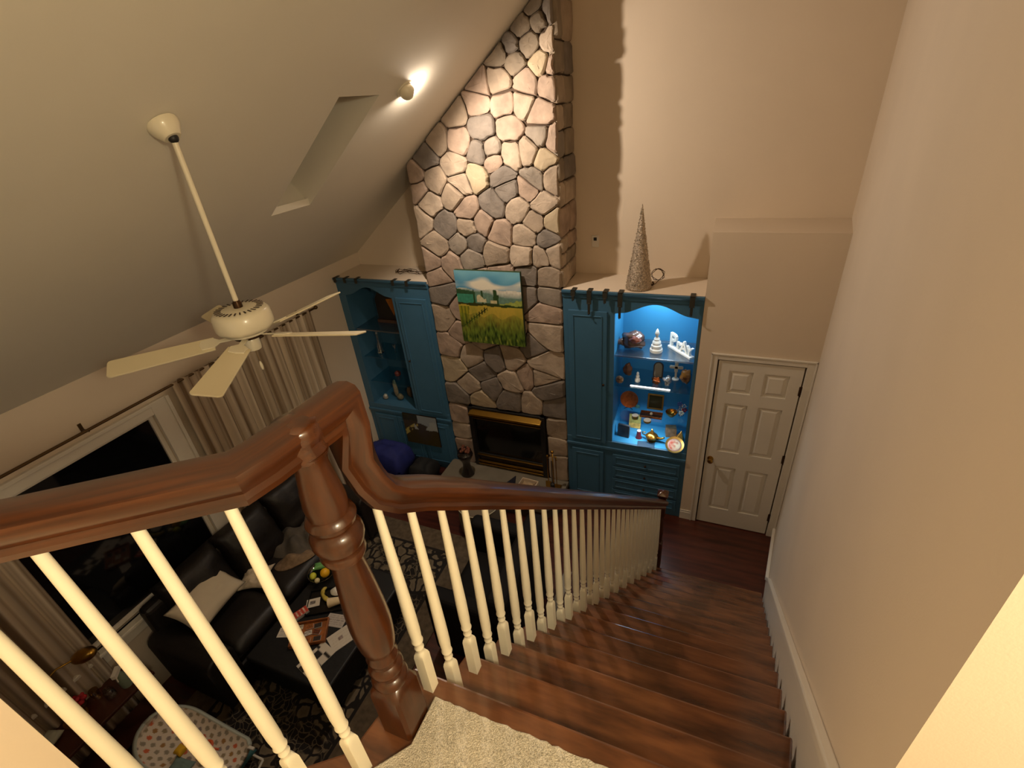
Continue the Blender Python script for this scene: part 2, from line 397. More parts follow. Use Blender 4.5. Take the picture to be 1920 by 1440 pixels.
# landing nosing board with its return under the balusters
tr = MB().prism([(-0.755, YN), (-0.80, 0.40), (-1.14, 0.145), (-1.14, -0.02), (-0.70, 0.30), (-0.58, 0.40), (-0.56, 0.585), (xw(0.585), 0.585), (xw(YN), YN)], LZ-0.03, LZ+0.001)
obj('landing_nosing', tr, M_tread, ST, bevel=0.008)
for k in range(1, NR):
    y1 = YN+GO*k; y0 = y1-GO; z = LZ-RI*k
    xl0, xl1 = xc(y0)-0.06, xc(y1)-0.06
    t = MB().prism([(xl0, y0-0.022), (xl1, y1), (xt(y1), y1), (xt(y0), y0-0.022)], z-0.028, z)
    obj('tread', t, M_tread, ST, bevel=0.008)
for k in range(1, NR+1):
    y1 = YN+GO*(k-1)-0.022; z = LZ-RI*k; zt = z+RI-0.028
    obj('riser', MB().prism([(xc(y1)-0.03, y1-0.018), (xt(y1), y1-0.018), (xt(y1), y1), (xc(y1)-0.03, y1)], z, zt), M_tread, ST)
# stringers
def stair_line(y): return LZ-RI*(y-YN)/GO
yb = YN+GO*(NR-1)
for nm, off, fx, th in (('stringer', -0.045, xc, 0.02),):
    s_ = MB(); ys = [YN-0.05+ (yb-YN+0.05)*i/24 for i in range(25)]
    vs = []; 
    for y in ys:
        x = fx(y)+off; zt_ = min(stair_line(y)-RI-0.02, LZ-0.03); zb_ = max(0, zt_-0.30)
        zt_ = max(zt_, 0.02)
        vs += [(x-th, y, zb_), (x, y, zb_), (x, y, zt_), (x-th, y, zt_)]
    fs = []
    for i in range(24):
        for k in range(4): fs.append((i*4+k, i*4+(k+1) % 4, (i+1)*4+(k+1) % 4, (i+1)*4+k))
    fs += [(0,3,2,1), (96,97,98,99)]
    s_.add(vs, fs); obj('stringer', s_, M_white, ST)
# wall under the stairs
struct('wall_stair_side', MB().prism([(YN-0.6, 0), (yb, 0), (yb, 0.02), (YN, LZ-RI-0.30), (YN-0.6, LZ-RI-0.30)], -0.02, 0, 'x').xf(Matrix(((1,0.154,0,-0.695-0.05-0.10), (0,1,0,0), (0,0,1,0), (0,0,0,1)))), M_wall)
# skirt board on the wall: follows the nosings then runs level
def skirt(o0, o1, h0, h1, m_=None):
    s_ = MB(); vs = []
    ys = [Y0, YN+0.02]+[YN+0.02+(3.62-YN-0.02)*i/12 for i in range(1, 13)]+[YF-0.016]
    for i, y in enumerate(ys):
        base = stair_line(y) if y < 3.60 else 0
        base = min(base, LZ)
        top = max(base+h1, 0.12+(h1-0.20)) if y < 3.60 else 0.12+(h1-0.20)
        bot = max(0, base-0.33) if h0 is None else top-h0
        x = xw(y)
        vs += [(x-o0, y, bot), (x-o1, y, bot), (x-o1, y, top), (x-o0, y, top)]
    n = len(ys); fs = []
    for i in range(n-1):
        for k in range(4): fs.append((i*4+k, i*4+(k+1) % 4, (i+1)*4+(k+1) % 4, (i+1)*4+k))
    fs += [(0,3,2,1), tuple(4*(n-1)+k for k in range(4))]
    return s_.add(vs, fs)
sk_ = struct('baseboard_right', skirt(0.0, 0.014, None, 0.20), M_white, 'white stair skirt board')
obj('skirt_cap', skirt(0.0, 0.030, 0.045, 0.215), M_white, sk_, bevel=0.006)

# ------------------------------------------------------------------ railings
RAILP = [(-0.030, -0.036), (-0.018, -0.040), (0.018, -0.040), (0.030, -0.036), (0.033, -0.024), (0.026, -0.016), (0.031, -0.008), (0.038, 0.004), (0.040, 0.018),
         (0.038, 0.026), (0.022, 0.033), (0.0, 0.036), (-0.022, 0.033), (-0.038, 0.026), (-0.040, 0.018), (-0.038, 0.004), (-0.031, -0.008), (-0.026, -0.016), (-0.033, -0.024)]
def rail_frames(pts):
    """plan direction gives the side, path tangent the up vector"""
    fr = []; n = len(pts); pts = [Vector(p) for p in pts]
    for i, p in enumerate(pts):
        t0 = (pts[i]-pts[i-1]).normalized() if i else None
        t1 = (pts[i+1]-pts[i]).normalized() if i < n-1 else None
        t = ((t0 or t1)+(t1 or t0)).normalized()
        cosh = t.dot(t0 or t1)
        ph = Vector((t.x, t.y, 0))
        if ph.length < 0.05: ph = Vector((0.15, 1, 0))
        h0 = (Vector((t0.x, t0.y, 0)) if t0 and Vector((t0.x, t0.y, 0)).length > .05 else None)
        h1 = (Vector((t1.x, t1.y, 0)) if t1 and Vector((t1.x, t1.y, 0)).length > .05 else None)
        sd = Vector((ph.y, -ph.x, 0)).normalized()
        up = sd.cross(t).normalized()
        ks = 1.0; ku = 1.0
        if t0 and t1:
            c = max(0.6, math.sqrt((1+t0.dot(t1))/2))
            if h0 and h1 and h0.normalized().dot(h1.normalized()) < 0.98: ks = 1/c
            else: ku = 1/c
        fr.append((p, sd*ks, up*ku))
    return fr
HR = LZ+1.032   # centre height of the level rail
RAILP = [(a*1.12, b*1.1) for a, b in RAILP]
SR = thing('stair_railing', 'dark wooden handrail on cream turned balusters around the landing and down the staircase', 'railing', (-0.695, 0.527, LZ))
# newel post at the top of the stairs
nb = MB(); hb = 0.05
nb.lathe([(hb, 0, 1), (hb, 0.185, 1), (0.046, 0.205, 0.55), (0.040, 0.215, 0), (0.036, 0.218)], c=(-0.695, 0.527, LZ), seg=32, rot=0)
prof = [(0.036, .214), (.047, .222), (.050, .234), (.046, .246), (.038, .252), (.036, .262), (.044, .272), (.047, .284), (.044, .296), (.036, .304), (.035, .316), (.041, .324),
        (.042, .334), (.037, .344), (.036, .356), (.042, .366), (.046, .385), (.050, .43), (.0515, .47), (.049, .53), (.044, .60), (.039, .66), (.036, .70), (.037, .708), (.048, .713), (.051, .723),
        (.048, .732), (.041, .737), (.041, .742), (.053, .750), (.058, .766), (.057, .782), (.050, .797), (.041, .803), (.041, .808), (.051, .814), (.054, .825), (.050, .836), (.043, .842), (.045, .87), (.042, .90), (.036, .94), (.033, .965), (.036, .985), (.042, 1.0)]
nb.lathe(prof, c=(-0.695, 0.527, LZ), seg=32)
NW = obj('newel_post', nb, M_wood, SR, smooth=35)
RT = HR
top = [(-0.735, 0.395, RT), (-0.695, 0.440, RT), (-0.693, 0.527, RT), (-0.688, 0.665, RT)]
K = Vector((-0.722, 0.402, RT))
def under(y): return 3.285-0.905*(y-0.815)
def xrl(y): return xc(y)+0.012
stp = []
dl0 = Vector((-0.797, -0.604, 0)).normalized()
path = [K+dl0*0.56, K+dl0*0.3, K+dl0*0.08, K, (-0.712, 0.450, RT), (-0.705, 0.527, RT), (-0.699, 0.590, RT), (-0.696, 0.638, RT)]
goose = [(-0.695, 0.640, RT-0.05), (-0.692, 0.642, RT-0.13), (-0.688, 0.648, RT-0.195), (-0.681, 0.664, RT-0.245), (-0.668, 0.702, RT-0.290), (-0.645, 0.780, RT-0.347)]
for i in range(0, 21):
    y = 0.86+(3.40-0.86)*i/20; stp.append((xrl(y), y, under(y)+0.054))
g_ = MB().sweep(rail_frames(path+goose+stp), RAILP)
fr_ = path+goose+stp; sl_ = 0; gc = []
for i_, p_ in enumerate(fr_):
    if i_: sl_ += (Vector(p_)-Vector(fr_[i_-1])).length
    gc += [(sl_, a, b) for a, b in RAILP]
hr = obj('handrail', g_, M_grain, SR, smooth=30, colors=gc)
# over-the-post cap swelling
capm = MB().lathe([(0.038, -0.046), (0.046, -0.042), (0.048, -0.032), (0.042, -0.020), (0.046, -0.006), (0.049, 0.012), (0.048, 0.026), (0.042, 0.034), (0.02, 0.0385), (0.002, 0.039)], c=(-0.703, 0.527, RT), seg=32)
obj('rail_cap', capm, M_railwood, SR, smooth=50)

def baluster(parent, x, y, z0, ztop, block=0.19, s=0.0165, rot=0):
    b = MB()
    b.lathe([(s, 0, 1), (s, block-0.022, 1), (s*0.92, block-0.010, .8), (s*0.80, block-0.003, .3), (0.012, block, 0), (0.0105, block+0.004),
             (0.0125, block+0.014), (0.0145, block+0.020), (0.0125, block+0.026), (0.0115, block+0.034), (0.0125, block+0.042), (0.0165, block+0.047), (0.0175, block+0.051), (0.0165, block+0.055),
             (0.0150, block+0.060), (0.0172, block+0.10), (0.0172, block+0.18), (0.0100, ztop-z0)], c=(x, y, z0), seg=20, rot=rot)
    return obj('baluster', b, M_cream, parent, smooth=32)
baluster(SR, -0.671, 0.632, LZ, under(0.632)-0.012)
for k in range(1, NR):
    for j, dy in enumerate((0.048, 0.139)):
        y = YN+GO*(k-1)+dy; z = LZ-RI*k
        if y > 3.36: continue
        baluster(SR, xc(y), y, z, under(y)+0.014)
# bottom newel
n2x, n2y = xc(3.42)+0.0, 3.425
zb2 = LZ-RI*15
n2 = MB().lathe([(0.036, 0, 1), (0.036, 0.30, 1), (0.034, 0.32, .6), (0.026, 0.33, 0), (0.034, 0.345), (0.028, 0.36), (0.032, 0.45), (0.024, 0.62), (0.030, 0.64), (0.034, 0.70, 1), (0.034, 0.90, 1)], c=(n2x, n2y, zb2), seg=24)
obj('newel_post', n2, M_wood, SR, smooth=35)
n3 = MB().lathe([(0.036, 0.90, 1), (0.046, 0.915, 1), (0.047, 0.935, 1), (0.036, 0.945, 1), (0.02, 0.96, .6), (0.002, 0.966)], c=(n2x, n2y, zb2), seg=24)
obj('newel_cap', n3, M_railwood, SR, smooth=35)

b1 = Vector((-0.734, 0.375)); dl = Vector((-0.797, -0.604)).normalized()
for i in range(4):
    p = b1+dl*0.146*i
    baluster(SR, p.x, p.y, LZ, RT-0.036, rot=0)

# ------------------------------------------------------------------ stone chimney
def clip(poly, n, c):
    """keep the side where n.p <= c"""
    out = []
    for i in range(len(poly)):
        a, b = poly[i], poly[(i+1) % len(poly)]
        da, db = n[0]*a[0]+n[1]*a[1]-c, n[0]*b[0]+n[1]*b[1]-c
        if da <= 0: out.append(a)
        if (da < 0) != (db < 0) and abs(da-db) > 1e-9:
            t = da/(da-db); out.append((a[0]+(b[0]-a[0])*t, a[1]+(b[1]-a[1])*t))
    return out
def area(p): return 0.5*sum(p[i][0]*p[(i+1) % len(p)][1]-p[(i+1) % len(p)][0]*p[i][1] for i in range(len(p)))
def inset(poly, d):
    n = len(poly); q = poly
    for i in range(n):
        a, b = poly[i], poly[(i+1) % n]
        ex, ey = b[0]-a[0], b[1]-a[1]; l = math.hypot(ex, ey)
        if l < 1e-6: continue
        nx, ny = ey/l, -ex/l
        q = clip(q, (nx, ny), nx*a[0]+ny*a[1]-d)
        if len(q) < 3: return None
    return q
def roughen(poly, rnd, j=0.010):
    """merge tiny edges, cut corners, jitter edge midpoints"""
    p = [poly[0]]
    for q in poly[1:]:
        if math.hypot(q[0]-p[-1][0], q[1]-p[-1][1]) > 0.02: p.append(q)
    if len(p) < 3: return None
    out = []; n = len(p)
    for i in range(n):
        a, b, c = p[i-1], p[i], p[(i+1) % n]
        la = math.hypot(a[0]-b[0], a[1]-b[1]); lc = math.hypot(c[0]-b[0], c[1]-b[1])
        ca = min(0.16*la, 0.018)/la; cc = min(0.16*lc, 0.018)/lc
        out.append((b[0]+(a[0]-b[0])*ca, b[1]+(a[1]-b[1])*ca)); out.append((b[0]+(c[0]-b[0])*cc, b[1]+(c[1]-b[1])*cc))
        m = ((b[0]+c[0])/2+rnd.uniform(-j, j), (b[1]+c[1])/2+rnd.uniform(-j, j)); out.append(m)
    return out
CHX0, CHX1 = -2.882, -1.372
SEEDS = """-1.48,4.73,d -1.52,4.82,d -1.63,4.70,d -1.58,4.59,d -1.40,4.59,b -1.83,4.55,d -1.71,4.49,d -1.48,4.45,y -2.04,4.35,b -1.85,4.37,b -1.62,4.33,b -1.42,4.31,b -2.07,4.24,b -1.82,4.20,b -1.66,4.19,b -1.51,4.10,b -2.30,4.17,b -2.05,4.03,g -1.79,4.02,b -1.52,3.94,g -1.41,3.91,b -2.51,3.97,b -2.29,3.94,b -2.10,3.84,g -1.98,3.85,g -1.80,3.81,b -1.62,3.83,b -1.50,3.77,y -2.66,3.84,g -2.36,3.75,b -2.15,3.65,y -1.97,3.77,b -1.90,3.64,g -1.60,3.60,g -1.42,3.60,b -2.82,3.68,b -2.60,3.62,b -2.33,3.59,b -2.79,3.54,b -2.41,3.49,b -1.86,3.52,g -1.65,3.53,b -2.70,3.43,b -2.29,3.36,b -2.01,3.40,g -1.77,3.36,b -1.53,3.40,b -2.83,3.26,b -2.54,3.20,g -2.31,3.18,b -2.14,3.23,b -1.98,3.14,b -1.62,3.24,b -1.43,3.24,y -1.71,3.11,b -1.50,3.08,g -2.68,3.01,b -2.42,3.03,g -2.26,3.05,g -2.32,2.90,g -2.04,2.95,b -1.73,2.93,b -1.58,2.92,b -1.45,2.96,b -2.79,2.84,b -2.55,2.83,b -2.73,2.68,b -2.69,2.51,g -2.73,2.21,b -2.51,2.33,b -2.71,1.88,b -2.57,2.07,b -2.46,1.77,b -2.73,1.59,y -2.35,1.58,g -2.16,1.76,g -1.99,1.79,b -2.01,1.50,b -1.61,1.79,b -1.58,2.11,b -1.58,2.38,b -1.55,2.53,g -1.71,2.52,g -1.54,2.72,b -1.70,2.73,g -1.70,1.97,g -1.80,1.58,b -1.67,1.58,b -1.61,1.44,g -2.54,1.37,b -2.70,1.21,g -2.26,1.39,g -2.44,1.20,y -2.04,1.26,g -1.77,1.24,b -1.53,1.22,g -2.74,0.93,b -2.74,0.69,b -2.72,0.46,b -1.51,0.96,b -1.53,0.68,b -1.49,0.42,b -2.24,2.64,b -2.00,2.71,b -2.28,2.35,g -2.00,2.40,b -2.29,2.04,b -1.94,2.10,b -1.40,4.77,g -1.73,4.59,g -1.39,4.42,b"""
seeds = [(float(a), float(b), c) for a, b, c in (t.split(',') for t in SEEDS.split())]
M_st = {
 'b': [mat('stone_tan', s2l((168, 150, 130)), 0.8, var=0.22, vscale=7, bump=0.5, bscale=26), mat('stone_buff', s2l((156, 138, 118)), 0.8, var=0.22, vscale=6, bump=0.5, bscale=30), mat('stone_rose', s2l((160, 138, 120)), 0.8, var=0.25, vscale=8, bump=0.5, bscale=22)],
 'g': [mat('stone_grey', s2l((138, 126, 112)), 0.75, var=0.2, vscale=7, bump=0.45, bscale=26), mat('stone_slate', s2l((118, 108, 98)), 0.75, var=0.2, vscale=9, bump=0.45, bscale=30)],
 'd': [mat('stone_shade_brown', s2l((134, 120, 102)), 0.85, var=0.25, vscale=6, bump=0.5, bscale=26)],  # darker tone paints in shade at the chimney top; random on the side
 'y': [mat('stone_yellow', s2l((172, 154, 126)), 0.8, var=0.15, vscale=6, bump=0.4, bscale=26)]}
CH = thing('chimney', 'tall fieldstone chimney breast of tan and grey stones rising to the sloping ceiling', 'chimney', (-2.13, 4.55, 0))
obj('mortar', MB().prism([(CHX0, 0.002), (CHX1-0.02, 0.002), (CHX1-0.02, zc(CHX1-0.02)-0.005), (CHX0, zc(CHX0)-0.005)], YF+0.03, YB, 'y'), M_mortar, CH)
rs = random.Random(3)
def stone_mesh(poly, frame, depth, rnd):
    """frame maps (a, b, out) to world"""
    n = len(poly); cx = sum(p[0] for p in poly)/n; cz = sum(p[1] for p in poly)/n
    t1, t2 = rnd.uniform(-0.06, 0.06), rnd.uniform(-0.06, 0.06)
    def ring(sc_, d, tilt): return [frame(cx+(a-cx)*sc_, cz+(b-cz)*sc_, d+(tilt*((a-cx)*t1+(b-cz)*t2)) + (rnd.uniform(-.003, .003) if tilt else 0)) for a, b in poly]
    r = min(0.93, 1-0.028/max(0.08, math.sqrt(abs(area(poly)))))
    vs = ring(1, -0.035, 0)+ring(1, depth*0.45, 0)+ring((1+r)/2, depth*0.85, .6)+ring(r, depth, 1)+ring(0.5, depth*1.08, 1)+[frame(cx, cz, depth*1.1)]
    fs = []
    for q in range(4):
        for i in range(n): fs.append((q*n+i, q*n+(i+1) % n, (q+1)*n+(i+1) % n, (q+1)*n+i))
    for i in range(n): fs.append((4*n+i, 4*n+(i+1) % n, 5*n))
    return MB().add(vs, fs)
FBX0, FBX1, FBZ = -2.62, -1.615, 1.10
for i, (sx, sz, c) in enumerate(seeds):
    poly = [(CHX0, 0.19), (CHX1, 0.19), (CHX1, 5.2), (CHX0, 5.2)]
    for j, (tx, tz, _) in enumerate(seeds):
        if i == j or math.hypot(tx-sx, tz-sz) > 1.0: continue
        nx, nz = tx-sx, tz-sz; mx, mz = (tx+sx)/2, (tz+sz)/2
        poly = clip(poly, (nx, nz), nx*mx+nz*mz)
        if len(poly) < 3: break
    # below the sloping ceiling, outside the firebox
    poly = clip(poly, (-SL, 1), zc(0)-0.004)
    if sz > FBZ: poly = clip(poly, (0, -1), -FBZ)
    elif sx < -2.1: poly = clip(poly, (1, 0), FBX0)
    else: poly = clip(poly, (-1, 0), -FBX1)
    if len(poly) < 3: continue
    if area(poly) < 0: poly = poly[::-1]
    q = inset(poly, 0.0045)
    if not q: continue
    q = roughen(q, rs)
    if not q: continue
    d = rs.uniform(0.012, 0.034)
    m = stone_mesh(q, lambda a, b, o: Vector((a, YF+0.015-o, b)), d, rs)
    obj('stone', m, rs.choice(M_st[c]), CH, smooth=18)
# side stones facing the stairs
z = 2.62
while z < 5.2:
    h = rs.uniform(0.13, 0.30); cut = YF+rs.uniform(0.14, 0.34)
    for a, b in ((YF+0.012, cut), (cut, YB)):
        poly = [(a, z), (b, z), (b, min(z+h, zc(CHX1)-0.03)), (a, min(z+h, zc(CHX1)-0.03))]
        if poly[2][1] < z+0.05: continue
        q = roughen(inset(poly, 0.006), rs)
        m = stone_mesh(q, lambda p_, r_, o: Vector((CHX1-0.01+o, p_, r_)), rs.uniform(0.012, 0.03), rs)
        obj('stone', m, rs.choice(M_st[rs.choice('bbdg')]), CH, smooth=28)
    z += h

# fireplace insert
FI = thing('fireplace_insert', 'black fireplace insert with brass hood and brass louver strips in the stone chimney', 'fireplace', (-2.11, 4.29, 0.2))
f0, f1, fz0, fz1 = -2.605, -1.63, 0.205, 1.09
fb = MB().box((f0, YF-0.03, fz0), (f0+0.055, YF+0.06, fz1)).box((f1-0.055, YF-0.03, fz0), (f1, YF+0.06, fz1)).box((f0, YF-0.02, fz1-0.02), (f1, YF+0.06, fz1)).box((f0, YF-0.005, 0.33), (f1, YF+0.06, 0.39)).box((f0, YF+0.05, fz0), (f1, YF+0.075, fz1))
obj('surround', fb, M_black, FI, bevel=0.003)
obj('glass_door', B((f0+0.055, YF+0.01, 0.39), (f1-0.055, YF+0.02, 0.93)), M_blkgloss, FI)
hood = MB().prism([(YF-0.005, 1.065), (YF-0.085, 1.03), (YF-0.09, 1.005), (YF+0.0, 1.01)], f0+0.03, f1-0.03, 'x')
obj('brass_hood', hood, M_brass, FI, bevel=0.004)
for zz, hh in ((0.965, 0.018), (0.935, 0.012), (0.375, 0.016), (0.27, 0.03), (0.23, 0.018)):
    obj('louver_strip', B((f0+0.05, YF-0.035, zz), (f1-0.05, YF-0.005, zz+hh)), M_brass, FI, bevel=0.003)
# hearth
M_hearth = mat('grey_hearth_stone', s2l((120, 112, 96)), 0.6, var=0.12, vscale=6, bump=0.1, bscale=40)
hp = [(-2.95, YF-0.0), (-2.95, 3.76), (-1.52, 3.76), (-1.37, 3.94), (-1.37, YF)]
HE = obj('hearth', MB().prism(hp, 0.14, 0.2), M_hearth, bevel=0.008)
tag(HE, 'raised grey stone hearth slab below the fireplace', 'hearth')
obj('hearth_base', MB().prism([(-2.92, YF), (-2.92, 3.79), (-1.53, 3.79), (-1.40, 3.95), (-1.40, YF)], 0, 0.14).xf(T(0,0,0)), M_mortar, HE)

# ------------------------------------------------------------------ cabinets
M_glass = glassy('shelf_glass', (0.80, 0.93, 0.96), 0.10)
def arch(xa, xb, zs, za, n=24):
    pts = []
    for i in range(n+1):
        t = i/n; u = (t-0.5)*2
        e = 0.10
        if t < e: z = zs+0.012*(t/e)
        elif t > 1-e: z = zs+0.012*((1-t)/e)
        else: z = zs+0.012+(za-zs-0.012)*(0.5+0.5*math.cos(PI*(t-0.5)/(0.5-e)))**0.8
        pts.append((xa+(xb-xa)*t, z))
    return pts
def panel_door(parent, name, x0, x1, z0, z1, y, m, knob=None, drawer=False):
    d = MB().box((x0, y-0.020, z0), (x1, y, z1))
    o = obj(name, d, m, parent, bevel=0.003)
    b = 0.045 if not drawer else 0.028
    p = MB(); g = 0.016
    for (a, bb, c, dd) in ((x0+b, x1-b, z0+b, z0+b+0.010), (x0+b, x1-b, z1-b-0.010, z1-b), (x0+b, x0+b+0.010, z0+b, z1-b), (x1-b-0.010, x1-b, z0+b, z1-b)):
        p.box((a, y-0.028, c), (bb, y-0.019, dd))
    obj('raised_molding', p, m, o, bevel=0.003)
    if knob: 
        k = MB().lathe([(0.005, 0), (0.005, 0.012), (0.012, 0.016), (0.013, 0.022), (0.008, 0.028), (0.001, 0.029)], M=T(knob[0], y-0.02, knob[1]) @ RX(90), seg=12)
        obj('knob', k, M_bronze, o, smooth=40)
def cabinet(name, label, x0, x1, oa, ob, flip, shelves, inm):
    """oa..ob: open display niche"""
    C = thing(name, label, 'cabinet', ((x0+x1)/2, YF+0.25, 0))
    zt, za, zs, zb = 2.62, 2.515, 2.405, 0.90
    yf, yi = YF, YF+0.02
    box = MB().box((x0, yi, 0), (x0+0.02, YB, zt-0.03)).box((x1-0.02, yi, 0), (x1, YB, zt-0.03)).box((x0, yi, 0), (x1, YB, 0.02))
    obj('carcass', box, M_blue, C)
    obj('cabinet_top', B((x0, yf-0.005, zt-0.03), (x1, YB, zt)), M_wall, C)
    # niche lining
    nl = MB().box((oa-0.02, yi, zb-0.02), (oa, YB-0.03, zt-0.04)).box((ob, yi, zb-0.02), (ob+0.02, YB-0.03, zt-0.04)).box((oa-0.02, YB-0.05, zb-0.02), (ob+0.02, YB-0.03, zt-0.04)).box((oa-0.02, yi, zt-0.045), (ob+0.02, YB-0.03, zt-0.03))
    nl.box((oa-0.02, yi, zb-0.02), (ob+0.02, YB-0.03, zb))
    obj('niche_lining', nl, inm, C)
    # face frame
    ff = MB(); ap = arch(oa, ob, zs, za)
    ff.prism([(x0, zb-0.02), (oa, zb-0.02), (oa, zs)]+ap[1:-1]+[(ob, zs), (ob, zb-0.02), (x1, zb-0.02), (x1, zt-0.03), (x0, zt-0.03)], yf, yi, 'y')
    ff.box((x0, yf, 0), (x1, yi, 0.78))
    obj('face_frame', ff, M_blue, C, bevel=0.002)
    obj('waist_ledge', MB().box((x0, yf-0.022, 0.795), (x1, yi, 0.825)).box((x0, yf-0.012, 0.78), (x1, yi, 0.795)).box((x0, yf-0.004, 0.825), (x1, yi, zb-0.0)), M_blue, C, bevel=0.004)
    obj('crown_molding', MB().prism([(yf, zt-0.075), (yf-0.012, zt-0.07), (yf-0.016, zt-0.04), (yf-0.034, zt-0.02), (yf-0.036, zt), (yf, zt)], x0, x1, 'x'), M_blue, C)
    for zz, gl in shelves:
        if gl: obj('glass_shelf', B((oa+0.002, yi+0.02, zz-0.008), (ob-0.002, YB-0.055, zz)), M_glass, C)
        else: obj('shelf', B((oa+0.002, yi+0.0, zz-0.02), (ob-0.002, YB-0.055, zz)), M_shelf, C, bevel=0.002)
    pd = (x0, oa) if not flip else (ob, x1)
    panel_door(C, 'cabinet_door', pd[0]+0.055, pd[1]-0.07 if not flip else pd[1]-0.045, 0.875, 2.42, yf, M_blue, knob=((pd[1]-0.095 if not flip else pd[0]+0.09), 1.63))
    panel_door(C, 'cabinet_door', pd[0]+0.055, pd[1]-0.09 if not flip else pd[1]-0.045, 0.08, 0.745, yf, M_blue)
    if not flip:
        for i in range(4):
            z0 = 0.085+i*0.168
            panel_door(C, 'drawer', oa+0.015, ob-0.02, z0, z0+0.152, yf, M_blue, knob=((oa+ob)/2+0.0, z0+0.075), drawer=True)
    else:
        panel_door(C, 'cabinet_door', oa-0.02, (oa+ob)/2-0.005, 0.08, 0.745, yf, M_blue)
        panel_door(C, 'cabinet_door', (oa+ob)/2+0.005, ob+0.02, 0.08, 0.745, yf, M_blue)
    return C
M_shelf = glassy('frosted_shelf_glass', (0.86, 0.93, 0.96), 0.30, 0.25)
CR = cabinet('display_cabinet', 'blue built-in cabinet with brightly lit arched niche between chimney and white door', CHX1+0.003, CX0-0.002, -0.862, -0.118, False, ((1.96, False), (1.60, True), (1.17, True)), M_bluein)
CL = cabinet('display_cabinet', 'blue built-in cabinet with unlit arched niche in the far left corner', XL+0.003, CHX0-0.003, -4.035, -3.385, True, ((1.97, False), (1.58, True), (1.22, True)), M_blue)
lb = MB().box((-0.70, YF+0.055, 1.603), (-0.31, YF+0.068, 1.610))  # glowing strip added for the bright line along the shelf front
M_led = mat('white_glow', (1, 1, 1), 0.4, emit=(1.0, 0.96, 0.88), estr=3.5)
tag(obj('glow_strip', lb, M_led), 'thin glowing white strip on the second glass shelf of the lit cabinet', 'light')
pk = MB().lathe([(0.035, 0.0), (0.035, 0.012), (0.028, 0.016), (0.028, 0.02)], c=(-0.49, 4.5, 2.552), seg=20)
tag(obj('puck_light', pk, M_led, smooth=40), 'small round puck light under the top of the lit cabinet niche', 'light')

# hooks left over the cabinet tops
M_hook = mat('tarnished_hook', s2l((60, 58, 50)), 0.5, metal=0.4)
hk = [(-1.255, 0.09, 'on the right cabinet edge beside the stone chimney'), (-1.10, 0.22, 'long one, second from the chimney on the right cabinet edge'), (-0.95, 0.10, 'third from the chimney on the right cabinet edge'), (-0.81, 0.24, 'above the left end of the lit arch'), (-0.185, 0.17, 'alone above the right end of the lit arch')]
for x, l, lab in hk:
    m = MB().box((x-0.022, YF-0.045, 2.62-l*0.55), (x+0.022, YF-0.036, 2.628)).box((x-0.022, YF-0.045, 2.621), (x+0.022, YF+0.05, 2.628)).box((x-0.012, YF-0.050, 2.62-l), (x+0.012, YF-0.041, 2.62-l*0.5))
    m.tube([(x, YF-0.046, 2.62-l+0.004), (x, YF-0.06, 2.62-l), (x, YF-0.07, 2.62-l+0.02)], 0.005, 6)
    tag(obj('garland_hanger', m, M_hook, bevel=0.002), 'dark metal garland hanger '+lab, 'hanger', 'garland hangers on the right cabinet')
for x, lab in ((-4.10, 'far left end'), (-3.96, 'second from left'), (-3.80, 'third from left'), (-3.30, 'fourth from left'), (-3.12, 'nearest the chimney')):
    m = MB().box((x-0.018, YF-0.043, 2.57), (x+0.018, YF-0.036, 2.628)).box((x-0.018, YF-0.043, 2.621), (x+0.018, YF+0.04, 2.628))
    tag(obj('garland_hanger', m, M_hook, bevel=0.002), 'short dark hanger on the left cabinet top edge, '+lab, 'hanger', 'garland hangers on the left cabinet')

# cone tree and wire on the right cabinet
M_glit = mat('silver_glitter', s2l((176, 160, 140)), 0.35, metal=0.55, var=0.45, vscale=70, bump=1.0, bscale=120)
cn = MB(); rr = random.Random(5)
cn.lathe([(0.118, 0), (0.112, 0.02)]+[(0.112*(1-t/20)+0.004+rr.uniform(-.002, .002), 0.02+0.70*t/20) for t in range(1, 20)]+[(0.004, 0.735), (0.001, 0.745)], c=(-0.675, 4.44, 2.62), seg=30)
tree = obj('cone_tree', cn, M_glit, smooth=True); tag(tree, 'tall glittery silver cone tree standing on top of the right blue cabinet', 'decoration')
gl = MB()
for _ in range(420):
    t = rr.random()**1.3; a = rr.uniform(0, 2*PI); r_ = 0.114*(1-t)+0.005; x, y, z = -0.675+r_*math.cos(a), 4.44+r_*math.sin(a), 2.64+0.70*t
    gl.ball((x, y, z), rr.uniform(0.003, 0.006), 5, 3)
M_spark = mat('silver_bead', s2l((230, 222, 205)), 0.15, metal=0.9)
o = obj('glitter_beads', gl, M_spark, tree); o['kind'] = 'stuff'
wp = [(-0.53+0.055*math.cos(a*0.5)+0.01*math.sin(a*1.7), 4.62+0.02*math.sin(a*0.9), 2.69+0.055*math.sin(a*0.5)) for a in range(0, 30)]
tag(obj('wire_coil', MB().tube([(-0.56, 4.52, 2.625), (-0.54, 4.55, 2.627)]+wp, 0.003, 5).ball((-0.565, 4.50, 2.645), (0.022, 0.018, 0.022), 10, 6), M_bronze, smooth=True), 'coil of thin dark wire beside the silver cone tree', 'wire')
wp = [(-3.45+0.30*math.sin(a*0.7)*(a/40)+0.01*a, 4.55+0.06*math.cos(a*1.1), 2.625+0.03*abs(math.sin(a*0.9))) for a in range(0, 40)]
tag(obj('tangled_wire', MB().tube(wp, 0.003, 5), M_bronze, smooth=True), 'tangled brown wire lying on top of the left blue cabinet', 'wire')

